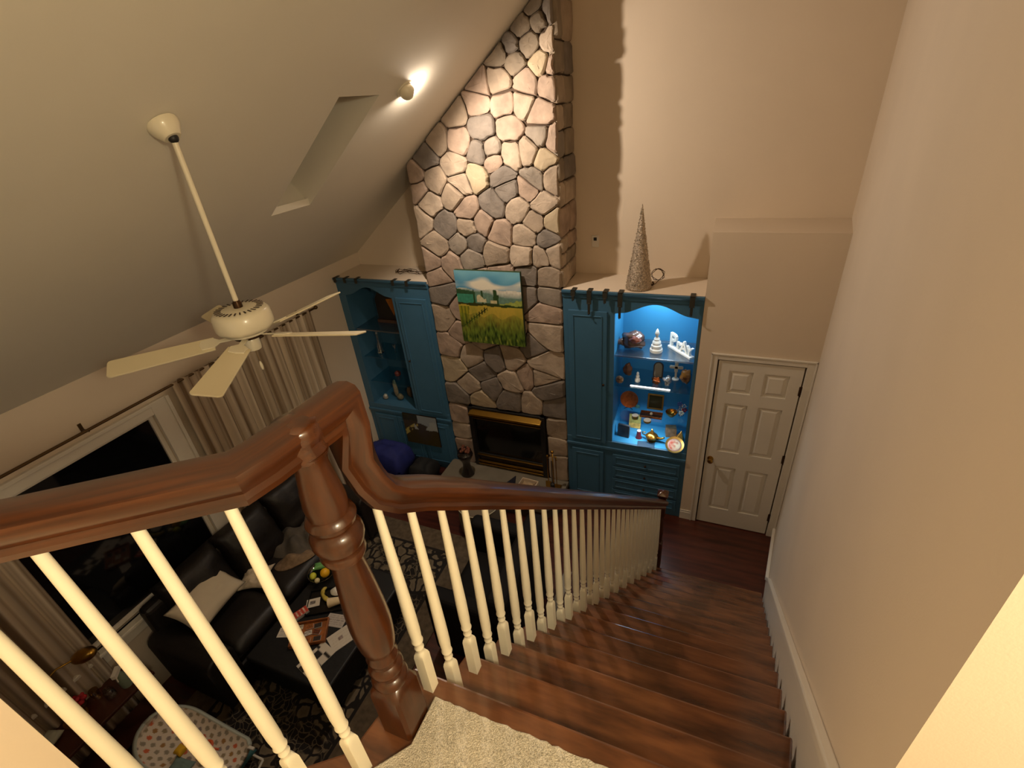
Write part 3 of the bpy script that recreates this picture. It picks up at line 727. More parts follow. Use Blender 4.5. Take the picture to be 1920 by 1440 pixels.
# outlet on the back wall
ol = MB().box((-1.205, YB-0.008, 2.89), (-1.135, YB, 3.005))
OL = obj('wall_outlet', ol, M_white, bevel=0.003); tag(OL, 'white outlet plate on the wall right of the chimney', 'outlet')
obj('socket', B((-1.185, YB-0.012, 2.955), (-1.155, YB-0.008, 2.985)), M_black, OL)

# ------------------------------------------------------------------ painted flat pictures
def painted(name, o, du, dv, nu, nv, fn, m, parent=None, **k):
    o, du, dv = Vector(o), Vector(du), Vector(dv)
    mb = MB().surf(lambda u, v: o+du*u+dv*v, nu, nv)
    cols_ = [fn(i/nu, j/nv) for j in range(nv+1) for i in range(nu+1)]
    return obj(name, mb, m, parent, colors=cols_, **k)
def nz(x, y, z=0.0): return noise.noise(Vector((x, y, z)))
def mix(a, b, t): t = max(0, min(1, t)); return tuple(a[i]+(b[i]-a[i])*t for i in range(3))
C_ = lambda *c: s2l(c)
def field(u, v):
    # u 0 left..1 right, v 0 bottom..1 top
    w_ = 0.02*nz(u*7, v*7, 3)
    if v > 0.76+0.03*nz(u*4, 0.3):
        c = mix(C_(70, 136, 170), C_(120, 178, 196), (v-0.76)/0.24+nz(u*5, v*5)*0.5)
        cl = nz(u*3.2+4, v*9, 1.5)+0.6-abs(v-0.83-0.03*math.sin(u*6+1))*9
        return mix(c, C_(226, 218, 196), cl*1.6)
    if v > 0.57+0.03*nz(u*5, 9):
        hill = 0.70+0.04*math.sin(u*5+0.5)+0.02*nz(u*9, 2)
        c = C_(98, 128, 110) if v < hill else mix(C_(132, 150, 140), C_(214, 208, 190), (v-hill)/0.07)
        if u < 0.30 and v < 0.76-0.13*u: c = C_(46, 78, 48) if v > 0.69 else C_(60, 132, 104)
        if u > 0.66 and v < 0.64-0.2*(1-u)+0.02*nz(u*20, 5): c = C_(150, 160, 74)
        for tx, tw, th in ((0.27, .012, .80), (0.40, .012, .80), (0.60, .028, .77), (0.64, .018, .70)):
            if abs(u-tx-w_) < tw*(1.2-(v-0.57)*2.5) and v < th: c = C_(44, 70, 34)
        if 0.31 < u < 0.46 and 0.585 < v < 0.66+0.03*math.sin(u*40): c = C_(200, 190, 150)
        if 0.52 < u < 0.62 and 0.575 < v < 0.62: c = C_(190, 176, 130)
        return tuple(x*(1+0.25*nz(u*30, v*30, 2)) for x in c)
    if v > 0.535+0.02*nz(u*6, 1): return mix(C_(58, 52, 20), C_(40, 66, 24), u+nz(u*20, v*30)*0.6)
    c = mix(C_(184, 158, 58), C_(124, 136, 46), (0.5-v)*2.2+0.45*nz(u*6, v*5, 7)+0.25*nz(u*30, v*12, 4))
    # diagonal fence on the left
    fx = 0.42-0.52*(0.52-v)*1.5
    if 0.22 < v < 0.52 and u < 0.46:
        if abs(u-(0.10+1.5*(v-0.27))) < 0.012 or (abs(v-(0.27+(u-0.10)/1.5)) < 0.035 and (u*22) % 1 < 0.22): c = C_(34, 44, 16)
        elif u < 0.12+0.2*(v-0.25): c = mix(C_(168, 156, 40), C_(90, 100, 26), (u*18) % 1)
    g = nz(u*26, v*9, 8)+0.8*nz(u*60, v*16, 3)
    dk = (0.40-v)*2.6+0.30*nz(u*5, v*4, 6)
    if dk > 0: c = mix(c, mix(C_(28, 50, 16), C_(108, 132, 44), 0.5+g*0.9), dk+0.35)
    if v < 0.10 and g > 0.35: c = mix(c, C_(150, 150, 60), 0.7)
    return c
M_canvas = vmat('painted_canvas', 0.4, coat=0.25, bump=0.25, bscale=200)
yq = YF-0.075
PT = obj('landscape_painting', B((-2.488, yq, 1.995), (-1.767, yq+0.04, 2.79)), mat('canvas_edge', s2l((40, 60, 30)), 0.6), bevel=0.002)
tag(PT, 'unframed landscape painting of green fields under a blue sky on the stone chimney', 'painting')
painted('painted_picture', (-2.488, yq-0.001, 1.995), (0.721, 0, 0), (0, 0, 0.795), 110, 120, field, M_canvas, PT)

# ------------------------------------------------------------------ ceiling fan
FX, FY = -2.25, 1.63
zf = zc(FX)
FN = thing('ceiling_fan', 'white five blade ceiling fan hanging on a long rod from the sloping ceiling', 'fan', (FX, FY, 3.2))
M_fan = mat('fan_white_enamel', s2l((232, 222, 196)), 0.3, coat=0.3)
cm = MB().lathe([(0.066, 0.0), (0.068, -0.012), (0.062, -0.030), (0.042, -0.062), (0.036, -0.068)], M=T(FX-0.03, FY, zf-0.022) @ RY(-30), seg=28)
obj('canopy', cm, M_fan, FN, smooth=40)
obj('canopy_socket', MB().ball((FX+0.004, FY, zf-0.082), 0.022, 12, 8), M_black, FN, smooth=True)
obj('down_rod', MB().tube([(FX+0.004, FY, zf-0.075), (FX+0.0, FY, 3.435)], 0.0125, 12), M_fan, FN, smooth=40)
obj('rod_collar', MB().lathe([(0.022, 3.425), (0.022, 3.45), (0.016, 3.465), (0.013, 3.466)], c=(FX, FY, 0), seg=16), M_bronze, FN, smooth=40)
mp_ = [(0.03, 3.43), (0.10, 3.425), (0.128, 3.415), (0.140, 3.40), (0.143, 3.36), (0.143, 3.335), (0.136, 3.32), (0.120, 3.308), (0.10, 3.30), (0.098, 3.29), (0.05, 3.288)]
obj('motor_housing', MB().lathe([(r, z) for r, z in mp_][::-1], c=(FX, FY, 0), seg=40), M_fan, FN, smooth=35)
for k in range(28):
    a = 2*PI*k/28
    obj('vent_slot', MB().box((0.085, -0.0035, 3.4265), (0.118, 0.0035, 3.4285), T(FX, FY, 0) @ Matrix.Rotation(a, 4, 'Z')).xf(T(0,0,-0.001)), M_bronze, FN)
obj('fan_hub', MB().lathe([(0.075, 3.288), (0.075, 3.27), (0.05, 3.262), (0.04, 3.262)][::-1], c=(FX, FY, 0), seg=24), M_bronze, FN, smooth=40)
obj('switch_housing', MB().lathe([(0.030, 3.19), (0.038, 3.195), (0.040, 3.21), (0.040, 3.25), (0.034, 3.262)], c=(FX, FY, 0), seg=24), M_fan, FN, smooth=35)
ch_ = MB().tube([(FX+0.03, FY-0.02, 3.20), (FX+0.034, FY-0.022, 3.13)], 0.0012, 5); obj('pull_chain', ch_, M_brass, FN)
obj('chain_pull', MB().lathe([(0.002, 3.135), (0.007, 3.12), (0.008, 3.10), (0.006, 3.085), (0.001, 3.08)][::-1], c=(FX+0.034, FY-0.022, 0), seg=12), M_fan, FN, smooth=True)
M_blade = mat('fan_blade', s2l((226, 212, 176)), 0.4, var=0.02, vscale=5)
for a in (-58, 14, 86, 158, 230):
    Mx = T(FX, FY, 3.272) @ RZ(a) @ RX(-17)
    w0, w1, r0, r1 = 0.052, 0.064, 0.165, 0.635
    pl = [(r0, -w0), (r1-0.02, -w1)]+[(r1-0.02+0.02*math.sin(t*PI/8), -w1+0.02*(1-math.cos(t*PI/8))) for t in range(1, 5)]
    pl += [(x, -y) for x, y in pl[::-1]]
    bl = obj('fan_blade', MB().prism(pl, -0.004, 0.004).xf(Mx), M_blade, FN, bevel=0.002)
    ir = MB().prism([(0.06, -0.014), (0.14, -0.012), (0.17, -0.040), (0.225, -0.036), (0.235, 0), (0.225, 0.036), (0.17, 0.040), (0.14, 0.012), (0.06, 0.014)], 0.004, 0.010).xf(Mx)
    obj('blade_iron', ir, M_fan, bl, bevel=0.001)

# eyeball spotlight
EY = thing('eyeball_light', 'small white eyeball spotlight on the sloping ceiling near the stone chimney', 'light', (-2.17, 3.39, 4.30))
nd = Vector((SL, 0, -1)).normalized()
Mq = T(-2.17, 3.39, zc(-2.17)) @ Vector((0, 0, 1)).rotation_difference(nd).to_matrix().to_4x4()
obj('trim_ring', MB().lathe([(0.070, -0.001), (0.070, 0.004), (0.064, 0.008), (0.050, 0.008)], seg=32, M=Mq), M_fan, EY, smooth=40)
obj('lamp_ball', MB().ball(Mq @ Vector((0, 0, 0.020)), 0.056, 24, 14), M_fan, EY, smooth=True)

# ------------------------------------------------------------------ curtains, rod
M_rod = mat('antique_bronze_rod', s2l((96, 74, 48)), 0.35, metal=0.7)
RD = thing('curtain_rod', 'thin bronze curtain rod with small ball finials above the large dark window', 'curtain rod', (-4.05, 1.6, 2.44))
obj('rod', MB().tube([(-4.05, -0.75, 2.44), (-4.05, 3.80, 2.44)], 0.011, 10), M_rod, RD, smooth=40)
for y, s_ in ((3.80, 1), (-0.75, -1)):
    obj('finial', MB().ball((-4.05, y+0.02*s_, 2.44), 0.021, 14, 8).ball((-4.05, y-0.005*s_, 2.44), (0.014, .006, .014), 10, 6), M_rod, RD, smooth=True)
for y in (-0.65, 1.45, 3.62):
    obj('bracket', MB().box((XL, y-0.012, 2.405), (XL+0.006, y+0.012, 2.475)).tube([(XL+0.004, y, 2.43), (-4.05, y, 2.428)], 0.006, 8), M_rod, RD)
M_curt = vmat('sheer_striped_curtain', 0.8)
def curtain(label, ya, yb, n, seed):
    rc = random.Random(seed); ph = rc.uniform(0, 6); nu = n*12; nv = 14
    def f(u, v):
        z = 0.03+(2.455-0.03)*v; y = ya+(yb-ya)*u
        amp = 0.018+0.022*(1-v)
        a = u*n*2*PI+ph+0.5*math.sin(u*9+seed)
        return Vector((-4.045+amp*math.sin(a)+0.006*math.sin(v*5+u*20), y+0.012*math.sin(a*0.5+v*2)*(1-v), z))
    def colr(u, v):
        s_ = nz(u*n*2.3, 0.2, seed)+0.5*nz(u*n*7, 0.6, seed)
        c = mix(C_(206, 190, 168), C_(128, 106, 82), 0.45+s_*1.6)
        return mix(c, C_(226, 206, 176), 0.5*max(0, nz(u*n*5, v*0.4, seed+9)))
    mb = MB().surf(f, nu, nv)
    o = obj('curtain', mb, M_curt, colors=[colr(i/nu, j/nv) for j in range(nv+1) for i in range(nu+1)], smooth=True, solid=0.002)
    return tag(o, label, 'curtain', 'sheer striped curtains')
curtain('beige brown striped sheer curtain drawn right of the dark window, near the left cabinet', 2.10, 3.74, 17, 2)
curtain('beige brown striped sheer curtain left of the dark window, behind the brass lamp', -0.72, 0.74, 15, 5)

# ------------------------------------------------------------------ rug
RG = obj('area_rug', B((-3.78, 0.05, 0.001), (-2.06, 3.28, 0.010)), mat('rug_border', s2l((92, 78, 60)), 0.95, var=0.3, vscale=18), bevel=0.003)
tag(RG, 'black and beige floral area rug on the red brown floor', 'rug')
def rugmat(name, scale, dark, light_, thr):
    m = bpy.data.materials.new(name); m.use_nodes = True; nt = m.node_tree; b = nt.nodes['Principled BSDF']; b.inputs['Roughness'].default_value = 0.95
    tc = nt.nodes.new('ShaderNodeTexCoord'); nn = nt.nodes.new('ShaderNodeTexNoise'); nn.inputs['Scale'].default_value = 5
    ad = nt.nodes.new('ShaderNodeMixRGB'); ad.blend_type = 'LINEAR_LIGHT'; ad.inputs[0].default_value = 0.10
    nt.links.new(tc.outputs['Object'], nn.inputs['Vector']); nt.links.new(tc.outputs['Object'], ad.inputs[1]); nt.links.new(nn.outputs['Color'], ad.inputs[2])
    vo = nt.nodes.new('ShaderNodeTexVoronoi'); vo.feature = 'DISTANCE_TO_EDGE'; vo.inputs['Scale'].default_value = scale
    nt.links.new(ad.outputs[0], vo.inputs['Vector'])
    r = nt.nodes.new('ShaderNodeValToRGB'); r.color_ramp.elements[0].position = thr; r.color_ramp.elements[0].color = (*dark, 1)
    r.color_ramp.elements[1].position = thr+0.05; r.color_ramp.elements[1].color = (*light_, 1)
    e = r.color_ramp.elements.new(thr+0.28); e.color = (*[v*0.75 for v in light_], 1)
    nt.links.new(vo.outputs['Distance'], r.inputs[0])
    n2 = nt.nodes.new('ShaderNodeTexNoise'); n2.inputs['Scale'].default_value = 2.6; nt.links.new(tc.outputs['Object'], n2.inputs['Vector'])
    r2 = nt.nodes.new('ShaderNodeValToRGB'); r2.color_ramp.elements[0].position = 0.44; r2.color_ramp.elements[1].position = 0.50
    nt.links.new(n2.outputs['Fac'], r2.inputs[0])
    v2 = nt.nodes.new('ShaderNodeTexVoronoi'); v2.feature = 'DISTANCE_TO_EDGE'; v2.inputs['Scale'].default_value = scale*2.1; nt.links.new(ad.outputs[0], v2.inputs['Vector'])
    r3 = nt.nodes.new('ShaderNodeValToRGB'); r3.color_ramp.elements[0].position = 0.03; r3.color_ramp.elements[0].color = (*[v*0.8 for v in light_], 1)
    r3.color_ramp.elements[1].position = 0.07; r3.color_ramp.elements[1].color = (*dark, 1); nt.links.new(v2.outputs['Distance'], r3.inputs[0])
    mx = nt.nodes.new('ShaderNodeMixRGB'); nt.links.new(r2.outputs[0], mx.inputs[0]); nt.links.new(r3.outputs[0], mx.inputs[1]); nt.links.new(r.outputs[0], mx.inputs[2])
    nt.links.new(mx.outputs[0], b.inputs['Base Color']); return m
o = obj('rug_field', B((-3.50, 0.33, 0.009), (-2.34, 3.00, 0.0115)), rugmat('rug_floral', 8.5, s2l((26, 20, 16)), s2l((116, 102, 80)), 0.09), RG); o['label'] = 'floral centre field'
for a, b in (((-3.53, 0.30), (-3.50, 3.03)), ((-2.34, 0.30), (-2.31, 3.03)), ((-3.50, 3.00), (-2.34, 3.03)), ((-3.50, 0.30), (-2.34, 0.33))):
    obj('rug_stripe', B((*a, 0.009), (*b, 0.0112)), mat('rug_dark_stripe', s2l((30, 24, 20)), 0.95), RG)

# ------------------------------------------------------------------ sofa and things on it
M_leath = mat('dark_brown_leather', s2l((24, 18, 14)), 0.5, var=0.3, vscale=4, bump=0.25, bscale=30)
def cushion(W, D, H, pinch=0.06, n=14, power=0.5, wr=0.0, seed=0):
    vs = []; fs = []; idx = {}
    def P(u, v, s_):
        x = W/2*u*(1-pinch*(1-v*v)); y = D/2*v*(1-pinch*(1-u*u))
        h = H/2*max(0, (1-abs(u)**3)*(1-abs(v)**3))**power
        h *= 1+wr*nz(u*2.3, v*2.3, seed)+wr*0.5*nz(u*6, v*5, seed+3)
        return (x, y, s_*h)
    for s_ in (1, -1):
        for j in range(n+1):
            for i in range(n+1):
                if s_ == -1 and (i in (0, n) or j in (0, n)): idx[(i, j, -1)] = idx[(i, j, 1)]; continue
                idx[(i, j, s_)] = len(vs); vs.append(P(-1+2*i/n, -1+2*j/n, s_))
    for s_ in (1, -1):
        for j in range(n):
            for i in range(n):
                f = (idx[(i, j, s_)], idx[(i+1, j, s_)], idx[(i+1, j+1, s_)], idx[(i, j+1, s_)]); fs.append(f if s_ == 1 else f[::-1])
    return MB().add(vs, fs)
SF = thing('sofa', 'dark brown leather sofa with plump cushions standing below the window', 'sofa', (-3.65, 2.05, 0))
sy0, sy1 = 0.98, 3.10
obj('sofa_base', B((-4.02, sy0+0.1, 0.06), (-3.30, sy1-0.1, 0.33)), M_leath, SF, bevel=0.03, bseg=3)
for k in range(4): obj('leg', MB().lathe([(0.02, 0.0), (0.028, 0.07)], c=((-3.95, -3.36)[k % 2], (sy0+0.12, sy1-0.12)[k//2], 0), seg=12), M_black, SF)
for y in (sy0, sy1-0.22):
    ar = MB().surf(lambda u, v: Vector((0, 0, 0)), 1, 1); ar = MB()
    n = 10; prof_ = [(y+0.11+0.12*math.cos(t), 0.56+0.09*math.sin(t)) for t in [PI*i/n for i in range(n+1)]]
    poly = [(y+0.22, 0.06)]+[(p[0], p[1]) for p in prof_]+[(y, 0.06)]
    obj('armrest', MB().prism([(p[0], p[1]) for p in poly], -4.02, -3.28, 'x'), M_leath, SF, bevel=0.02, bseg=3, smooth=50)
nC = 3; cw_ = (sy1-sy0-0.44)/nC
for i in range(nC):
    yc = sy0+0.22+cw_*(i+0.5)
    obj('seat_cushion', cushion(0.62, cw_-0.01, 0.20, 0.01, power=0.22, wr=0.08, seed=i).xf(T(-3.60, yc, 0.42)), M_leath, SF, smooth=True)
    obj('back_cushion', cushion(0.60, cw_+0.01, 0.32, 0.03, power=0.4, wr=0.15, seed=i+7).xf(T(-3.925, yc, 0.72) @ RY(72)), M_leath, SF, smooth=True)
obj('sofa_back', B((-4.08, sy0+0.08, 0.1), (-3.95, sy1-0.08, 0.90)), M_leath, SF, bevel=0.05, bseg=3)
M_pill = mat('white_cotton', s2l((206, 190, 164)), 0.9, bump=0.15, bscale=20)
M_pill2 = mat('white_cotton_crumpled', s2l((200, 182, 156)), 0.9, bump=0.5, bscale=14)
P1 = obj('throw_pillow', cushion(0.34, 0.55, 0.13, 0.10, n=18, wr=0.25, seed=4).xf(T(-3.745, 1.41, 0.745) @ RZ(8) @ RY(40)), M_pill, smooth=True)
tag(P1, 'plain off-white rectangular pillow leaning on the brown sofa', 'pillow')
P2 = obj('folded_cloth', cushion(0.30, 0.26, 0.09, 0.2, n=18, wr=1.1, seed=12, power=0.8).xf(T(-3.68, 1.80, 0.56) @ RZ(25) @ RX(10)), M_pill2, smooth=True)
tag(P2, 'crumpled white cloth on the sofa seat beside the off-white pillow', 'cloth')
M_blank = mat('charcoal_blanket', s2l((84, 76, 66)), 0.95, var=0.15, vscale=12, bump=0.7, bscale=20)
def drape(cx, cy, z0, a, b, h, seed, rz=0):
    n = 26
    def f(u, v):
        th = 2*PI*u; r = v; e = 1+0.18*nz(math.cos(th)*1.4, math.sin(th)*1.4, seed)
        x = a*r*math.cos(th)*e; y = b*r*math.sin(th)*e
        z = h*(1-r**2.2)*(0.75+0.5*nz(x*9, y*9, seed)+0.25*math.sin(x*30+y*18+seed))+0.004
        q = RZ(rz) @ Vector((x, y, z)); return Vector((cx, cy, z0))+q
    m = MB().surf(f, n*2, n); return m
BL = obj('blanket', drape(-3.68, 2.33, 0.505, 0.36, 0.25, 0.14, 3, 20), M_blank, smooth=True, solid=0.008); tag(BL, 'rumpled charcoal blanket heaped on the sofa', 'blanket')
TW = obj('towel', drape(-3.50, 2.10, 0.515, 0.20, 0.085, 0.085, 8, 50), mat('taupe_towel', s2l((128, 104, 78)), 0.95, var=0.2, vscale=30, bump=0.6, bscale=40), smooth=True, solid=0.008)
tag(TW, 'bunched taupe towel in front of the charcoal blanket', 'towel')
RM = obj('remote_control', MB().box((-0.075, -0.02, 0), (0.075, 0.02, 0.018)).xf(T(-3.31, 2.46, 0.515) @ RZ(70)), mat('pale_grey_plastic', s2l((150, 146, 136)), 0.4), bevel=0.005)
tag(RM, 'small pale grey remote on the front edge of the sofa', 'remote')

# ------------------------------------------------------------------ ottoman table with its clutter
OT = thing('ottoman', 'black square leather ottoman used as a coffee table in front of the sofa', 'ottoman', (-2.84, 1.83, 0))
M_blk = mat('black_leather', s2l((9, 8, 8)), 0.55, bump=0.2, bscale=30)
obj('ottoman_body', B((-3.24, 1.25, 0.08), (-2.42, 2.32, 0.36)), M_blk, OT, bevel=0.03, bseg=3)
obj('ottoman_top', B((-3.26, 1.23, 0.36), (-2.40, 2.34, 0.42)), M_blk, OT, bevel=0.018, bseg=3)
for k in range(4): obj('leg', MB().lathe([(0.02, 0.012), (0.03, 0.09)], c=((-3.18, -2.48)[k % 2], (1.31, 2.26)[k//2], 0), seg=12), M_black, OT)
ZT = 0.421
M_tglass = glassy('clear_bowl_glass', (0.80, 0.78, 0.72), 0.22)
BO = obj('glass_bowl', MB().lathe([(0.05, 0.0), (0.055, 0.006), (0.10, 0.035), (0.135, 0.075), (0.13, 0.075), (0.095, 0.040), (0.05, 0.012), (0.002, 0.010)], c=(-3.17, 2.10, ZT), seg=28), M_tglass, smooth=True)
tag(BO, 'clear glass fruit bowl at the far end of the black ottoman', 'bowl')
def fruit(name, label, c, r, colr, elong=1.2, rz=0):
    m = MB(); n = 10
    prof_ = [(0.001, -elong*1.12)]+[(math.cos(-PI/2+PI*i/n), elong*math.sin(-PI/2+PI*i/n)) for i in range(1, n)]+[(0.001, elong*1.12)]
    m.lathe([(p[0]*r, p[1]*r) for p in prof_], seg=16, M=T(*c) @ RZ(rz) @ RX(80))
    return tag(obj(name, m, mat(name+'_skin', colr, 0.45, var=0.08, bump=0.15, bscale=90), smooth=True), label, 'fruit', 'fruit in the glass bowl')
fruit('orange', 'large golden orange on the right in the glass bowl', (-3.125, 2.095, ZT+0.072), 0.044, s2l((236, 178, 20)), 1.0)
fruit('lemon', 'yellow green lemon at the front of the glass bowl', (-3.215, 2.03, ZT+0.066), 0.031, s2l((206, 206, 60)), 1.2, 40)
fruit('lime', 'pale round fruit nearest the front rim of the glass bowl', (-3.145, 2.005, ZT+0.060), 0.024, s2l((222, 206, 150)), 1.1, 10)
lf = cushion(0.20, 0.11, 0.045, 0.2, wr=0.3).xf(T(-3.195, 2.155, ZT+0.085) @ RZ(35) @ RX(-15))
tag(obj('green_pepper', lf, mat('green_skin', s2l((110, 172, 96)), 0.5, var=0.2), smooth=True), 'long green pepper lying at the back of the glass bowl', 'vegetable', 'fruit in the glass bowl')
M_print = vmat('printed_paper', 0.45, coat=0.2)
def sheet(name, label, cat, cx, cy, z, w_, d_, h, rz, fn, edge=(0.6, 0.58, 0.52), nu=20, nv=20, group=None):
    Mx = T(cx, cy, z) @ RZ(rz)
    b = obj(name, MB().box((-w_/2, -d_/2, 0), (w_/2, d_/2, h), Mx), mat(name+'_edge_%d' % int(cx*-1000), edge, 0.7), bevel=0.0008)
    tag(b, label, cat, group)
    o_ = Mx @ Vector((-w_/2+0.001, -d_/2+0.001, h+0.0006)); du = Mx.to_3x3() @ Vector((w_-0.002, 0, 0)); dv = Mx.to_3x3() @ Vector((0, d_-0.002, 0))
    painted('printed_cover', o_, du, dv, nu, nv, fn, M_print, b)
    return b
def page(base, ink, seed, lines=9, pic=None):
    def f(u, v):
        c = base
        if 0.08 < u < 0.92 and 0.08 < v < 0.92 and (v*lines) % 1 < 0.35 and nz(u*14, int(v*lines)*3.3, seed) > -0.15: c = ink
        if pic and pic[0] < u < pic[1] and pic[2] < v < pic[3]: c = mix(pic[4], pic[5], 0.5+nz(u*9, v*9, seed))
        return c
    return f
W_ = C_(214, 204, 186); K_ = C_(30, 26, 24)
TRY = obj('black_tray', MB().box((-0.19, -0.13, 0), (0.19, 0.13, 0.008), T(-2.93, 1.90, ZT) @ RZ(30)).box((-0.19, -0.13, 0.008), (0.19, -0.122, 0.022), T(-2.93, 1.90, ZT) @ RZ(30)).box((-0.19, 0.122, 0.008), (0.19, 0.13, 0.022), T(-2.93, 1.90, ZT) @ RZ(30)).box((-0.19, -0.122, 0.008), (-0.182, 0.122, 0.022), T(-2.93, 1.90, ZT) @ RZ(30)).box((0.182, -0.122, 0.008), (0.19, 0.122, 0.022), T(-2.93, 1.90, ZT) @ RZ(30)), M_blkgloss, bevel=0.002)
tag(TRY, 'black rectangular tray in the middle of the ottoman', 'tray')
sheet('picture_card', 'white card with a small dark printed square on the black tray', 'card', -3.05, 1.825, ZT+0.010, 0.12, 0.09, 0.004, 35, page(W_, W_, 1, pic=(0.25, 0.7, 0.3, 0.75, C_(70, 66, 64), C_(140, 130, 120))))
bn = MB()
for k in range(3):
    r0_ = 0.09; a0 = k*25
    pts = [Vector((-2.95+0.02*k+r0_*math.cos(math.radians(t+a0)), 1.96-0.012*k+r0_*0.7*math.sin(math.radians(t+a0)), ZT+0.030+0.008*k)) for t in range(150, 300, 15)]
    bn.tube(pts, [0.006]+[0.015]*(len(pts)-2)+[0.005], 8)
tag(obj('bananas', bn, mat('banana_skin', s2l((206, 176, 60)), 0.5, var=0.35, vscale=14, c2=s2l((226, 204, 96))), smooth=True), 'small bunch of yellow bananas on the black tray', 'fruit')
tag(obj('paper_napkin', drape(-2.90, 1.99, ZT+0.026, 0.07, 0.05, 0.035, 2, 10), mat('white_paper', s2l((232, 226, 212)), 0.9), smooth=True, solid=0.001), 'crumpled white napkin behind the bananas', 'napkin')
tag(obj('paper_cup', MB().lathe([(0.028, 0), (0.030, 0.002), (0.042, 0.105), (0.044, 0.108), (0.040, 0.106), (0.028, 0.01), (0.001, 0.008)], M=T(-2.80, 1.915, ZT+0.045) @ RZ(-60) @ RX(96), seg=20), mat('cream_cup_paper', s2l((228, 204, 160)), 0.7), smooth=40), 'cream paper cup lying on its side beside the bananas', 'cup')
sheet('blue_booklet', 'small dark blue booklet at the stair side of the ottoman', 'booklet', -2.67, 1.90, ZT, 0.14, 0.10, 0.006, 25, page(C_(54, 70, 130), C_(90, 100, 150), 3))
sheet('red_box', 'small red and white carton lying near the bamboo tray', 'box', -3.08, 1.70, ZT, 0.075, 0.13, 0.03, -25, page(C_(190, 70, 50), C_(226, 200, 180), 5, 4))
# brown woven tray with cards
BT = thing('woven_tray', 'brown wooden tray full of small cards on the ottoman', 'tray', (-2.87, 1.58, ZT), 30)
M_bam = mat('brown_tray_wood', s2l((150, 88, 40)), 0.45, var=0.35, vscale=14)
obj('tray_bottom', MB().box((-0.15, -0.11, 0), (0.15, 0.11, 0.01)), M_bam, BT, local=True)
for a in (((-0.15, -0.11), (0.15, -0.10)), ((-0.15, 0.10), (0.15, 0.11)), ((-0.15, -0.10), (-0.14, 0.10)), ((0.14, -0.10), (0.15, 0.10))):
    obj('tray_side', MB().box((*a[0], 0.01), (*a[1], 0.035)), M_bam, BT, local=True, bevel=0.002)
rc = random.Random(9); cols6 = [C_(214, 200, 170), C_(170, 96, 40), C_(60, 50, 44), C_(196, 150, 90), C_(220, 210, 196), C_(120, 60, 30)]
for k in range(9):
    a_, b_ = -0.10+0.085*(k % 3)+rc.uniform(-.01, .01), -0.06+0.06*(k//3)+rc.uniform(-.01, .01)
    q = Vector((-2.87, 1.58, 0))+RZ(30) @ Vector((a_, b_, 0))
    col_ = cols6[k % 6]
    pos = ('back left', 'back middle', 'back right', 'middle left', 'centre', 'middle right', 'front left', 'front middle', 'front right')[[6, 7, 8, 3, 4, 5, 0, 1, 2][k]]
    sheet('game_card', 'small printed card lying %s in the brown wooden tray' % pos, 'card', q.x, q.y, ZT+0.011, 0.062, 0.044, 0.004+0.003*(k % 3), 30+rc.uniform(-20, 20), page(col_, K_, k, 4), nu=10, nv=8, group='cards in the brown wooden tray')
sheet('newspaper', 'open newspaper with a printed grey square at the ottoman corner toward the stairs', 'newspaper', -2.58, 1.64, ZT, 0.20, 0.17, 0.004, 62, page(W_, C_(206, 194, 176), 2, 14, (0.35, 0.6, 0.4, 0.65, C_(120, 100, 90), C_(170, 150, 140))))
sheet('magazine', 'white leaflet between the newspaper and the brown tray', 'leaflet', -2.735, 1.755, ZT, 0.18, 0.12, 0.005, 10, page(C_(190, 180, 170), C_(150, 140, 132), 8, 6))
sheet('magazine', 'white and black checked magazine at the near corner of the ottoman', 'magazine', -2.66, 1.42, ZT, 0.26, 0.17, 0.005, 75, lambda u, v: W_ if (int(u*4.2)+int(v*2.4)) % 2 == 0 or u > 0.8 else K_)
sheet('envelope', 'pale envelope sticking out at the sofa side of the brown tray', 'envelope', -3.08, 1.52, ZT, 0.14, 0.09, 0.003, 20, page(W_, C_(180, 170, 160), 6, 5))

# ------------------------------------------------------------------ baby seat
BS = thing('baby_seat', 'white baby bouncer seat with orange and grey dotted pattern on the rug', 'baby seat', (-3.17, 0.61, 0.012))
def seat_shape():
    """egg-shaped padded seat, head end at -x"""
    nu, nv = 46, 18; vs = []; cl = []
    rd = random.Random(1)
    for j in range(nv+1):
        r = j/nv
        for i in range(nu+1):
            th = 2*PI*i/nu
            cx_ = math.cos(th); sy_ = math.sin(th)
            x = 0.36*r*cx_; wdt = 0.205*(1.0-0.10*cx_)
            e = (abs(cx_)**3+abs(sy_)**3)**(-1/3) if cx_ > 0 else 1.0
            x *= min(e, 1.12); y = wdt*r*sy_*min(e, 1.12)
            lift = 0.10+0.20*((0.36-x)/0.72)**1.4
            z = 0.15+lift+0.05*r**3-0.045*(1-r*r)
            vs.append(Vector((x, y, z)))
            gx, gy = x/0.052, y/0.052; ix = round(gx); iy = round(gy-(0.5 if ix % 2 else 0)); yy = iy+(0.5 if ix % 2 else 0)
            dd = math.hypot(gx-ix, gy-yy); hsh = (ix*7+iy*13) % 4
            c = C_(214, 200, 180)
            if dd < 0.34: c = [C_(150, 134, 104), C_(206, 108, 70), C_(140, 128, 122), C_(160, 120, 70)][hsh]
            cl.append(c)
    fs = [(j*(nu+1)+i, j*(nu+1)+i+1, (j+1)*(nu+1)+i+1, (j+1)*(nu+1)+i) for j in range(nv) for i in range(nu)]
    m = MB(); m.v = vs; m.f = fs; return m, cl
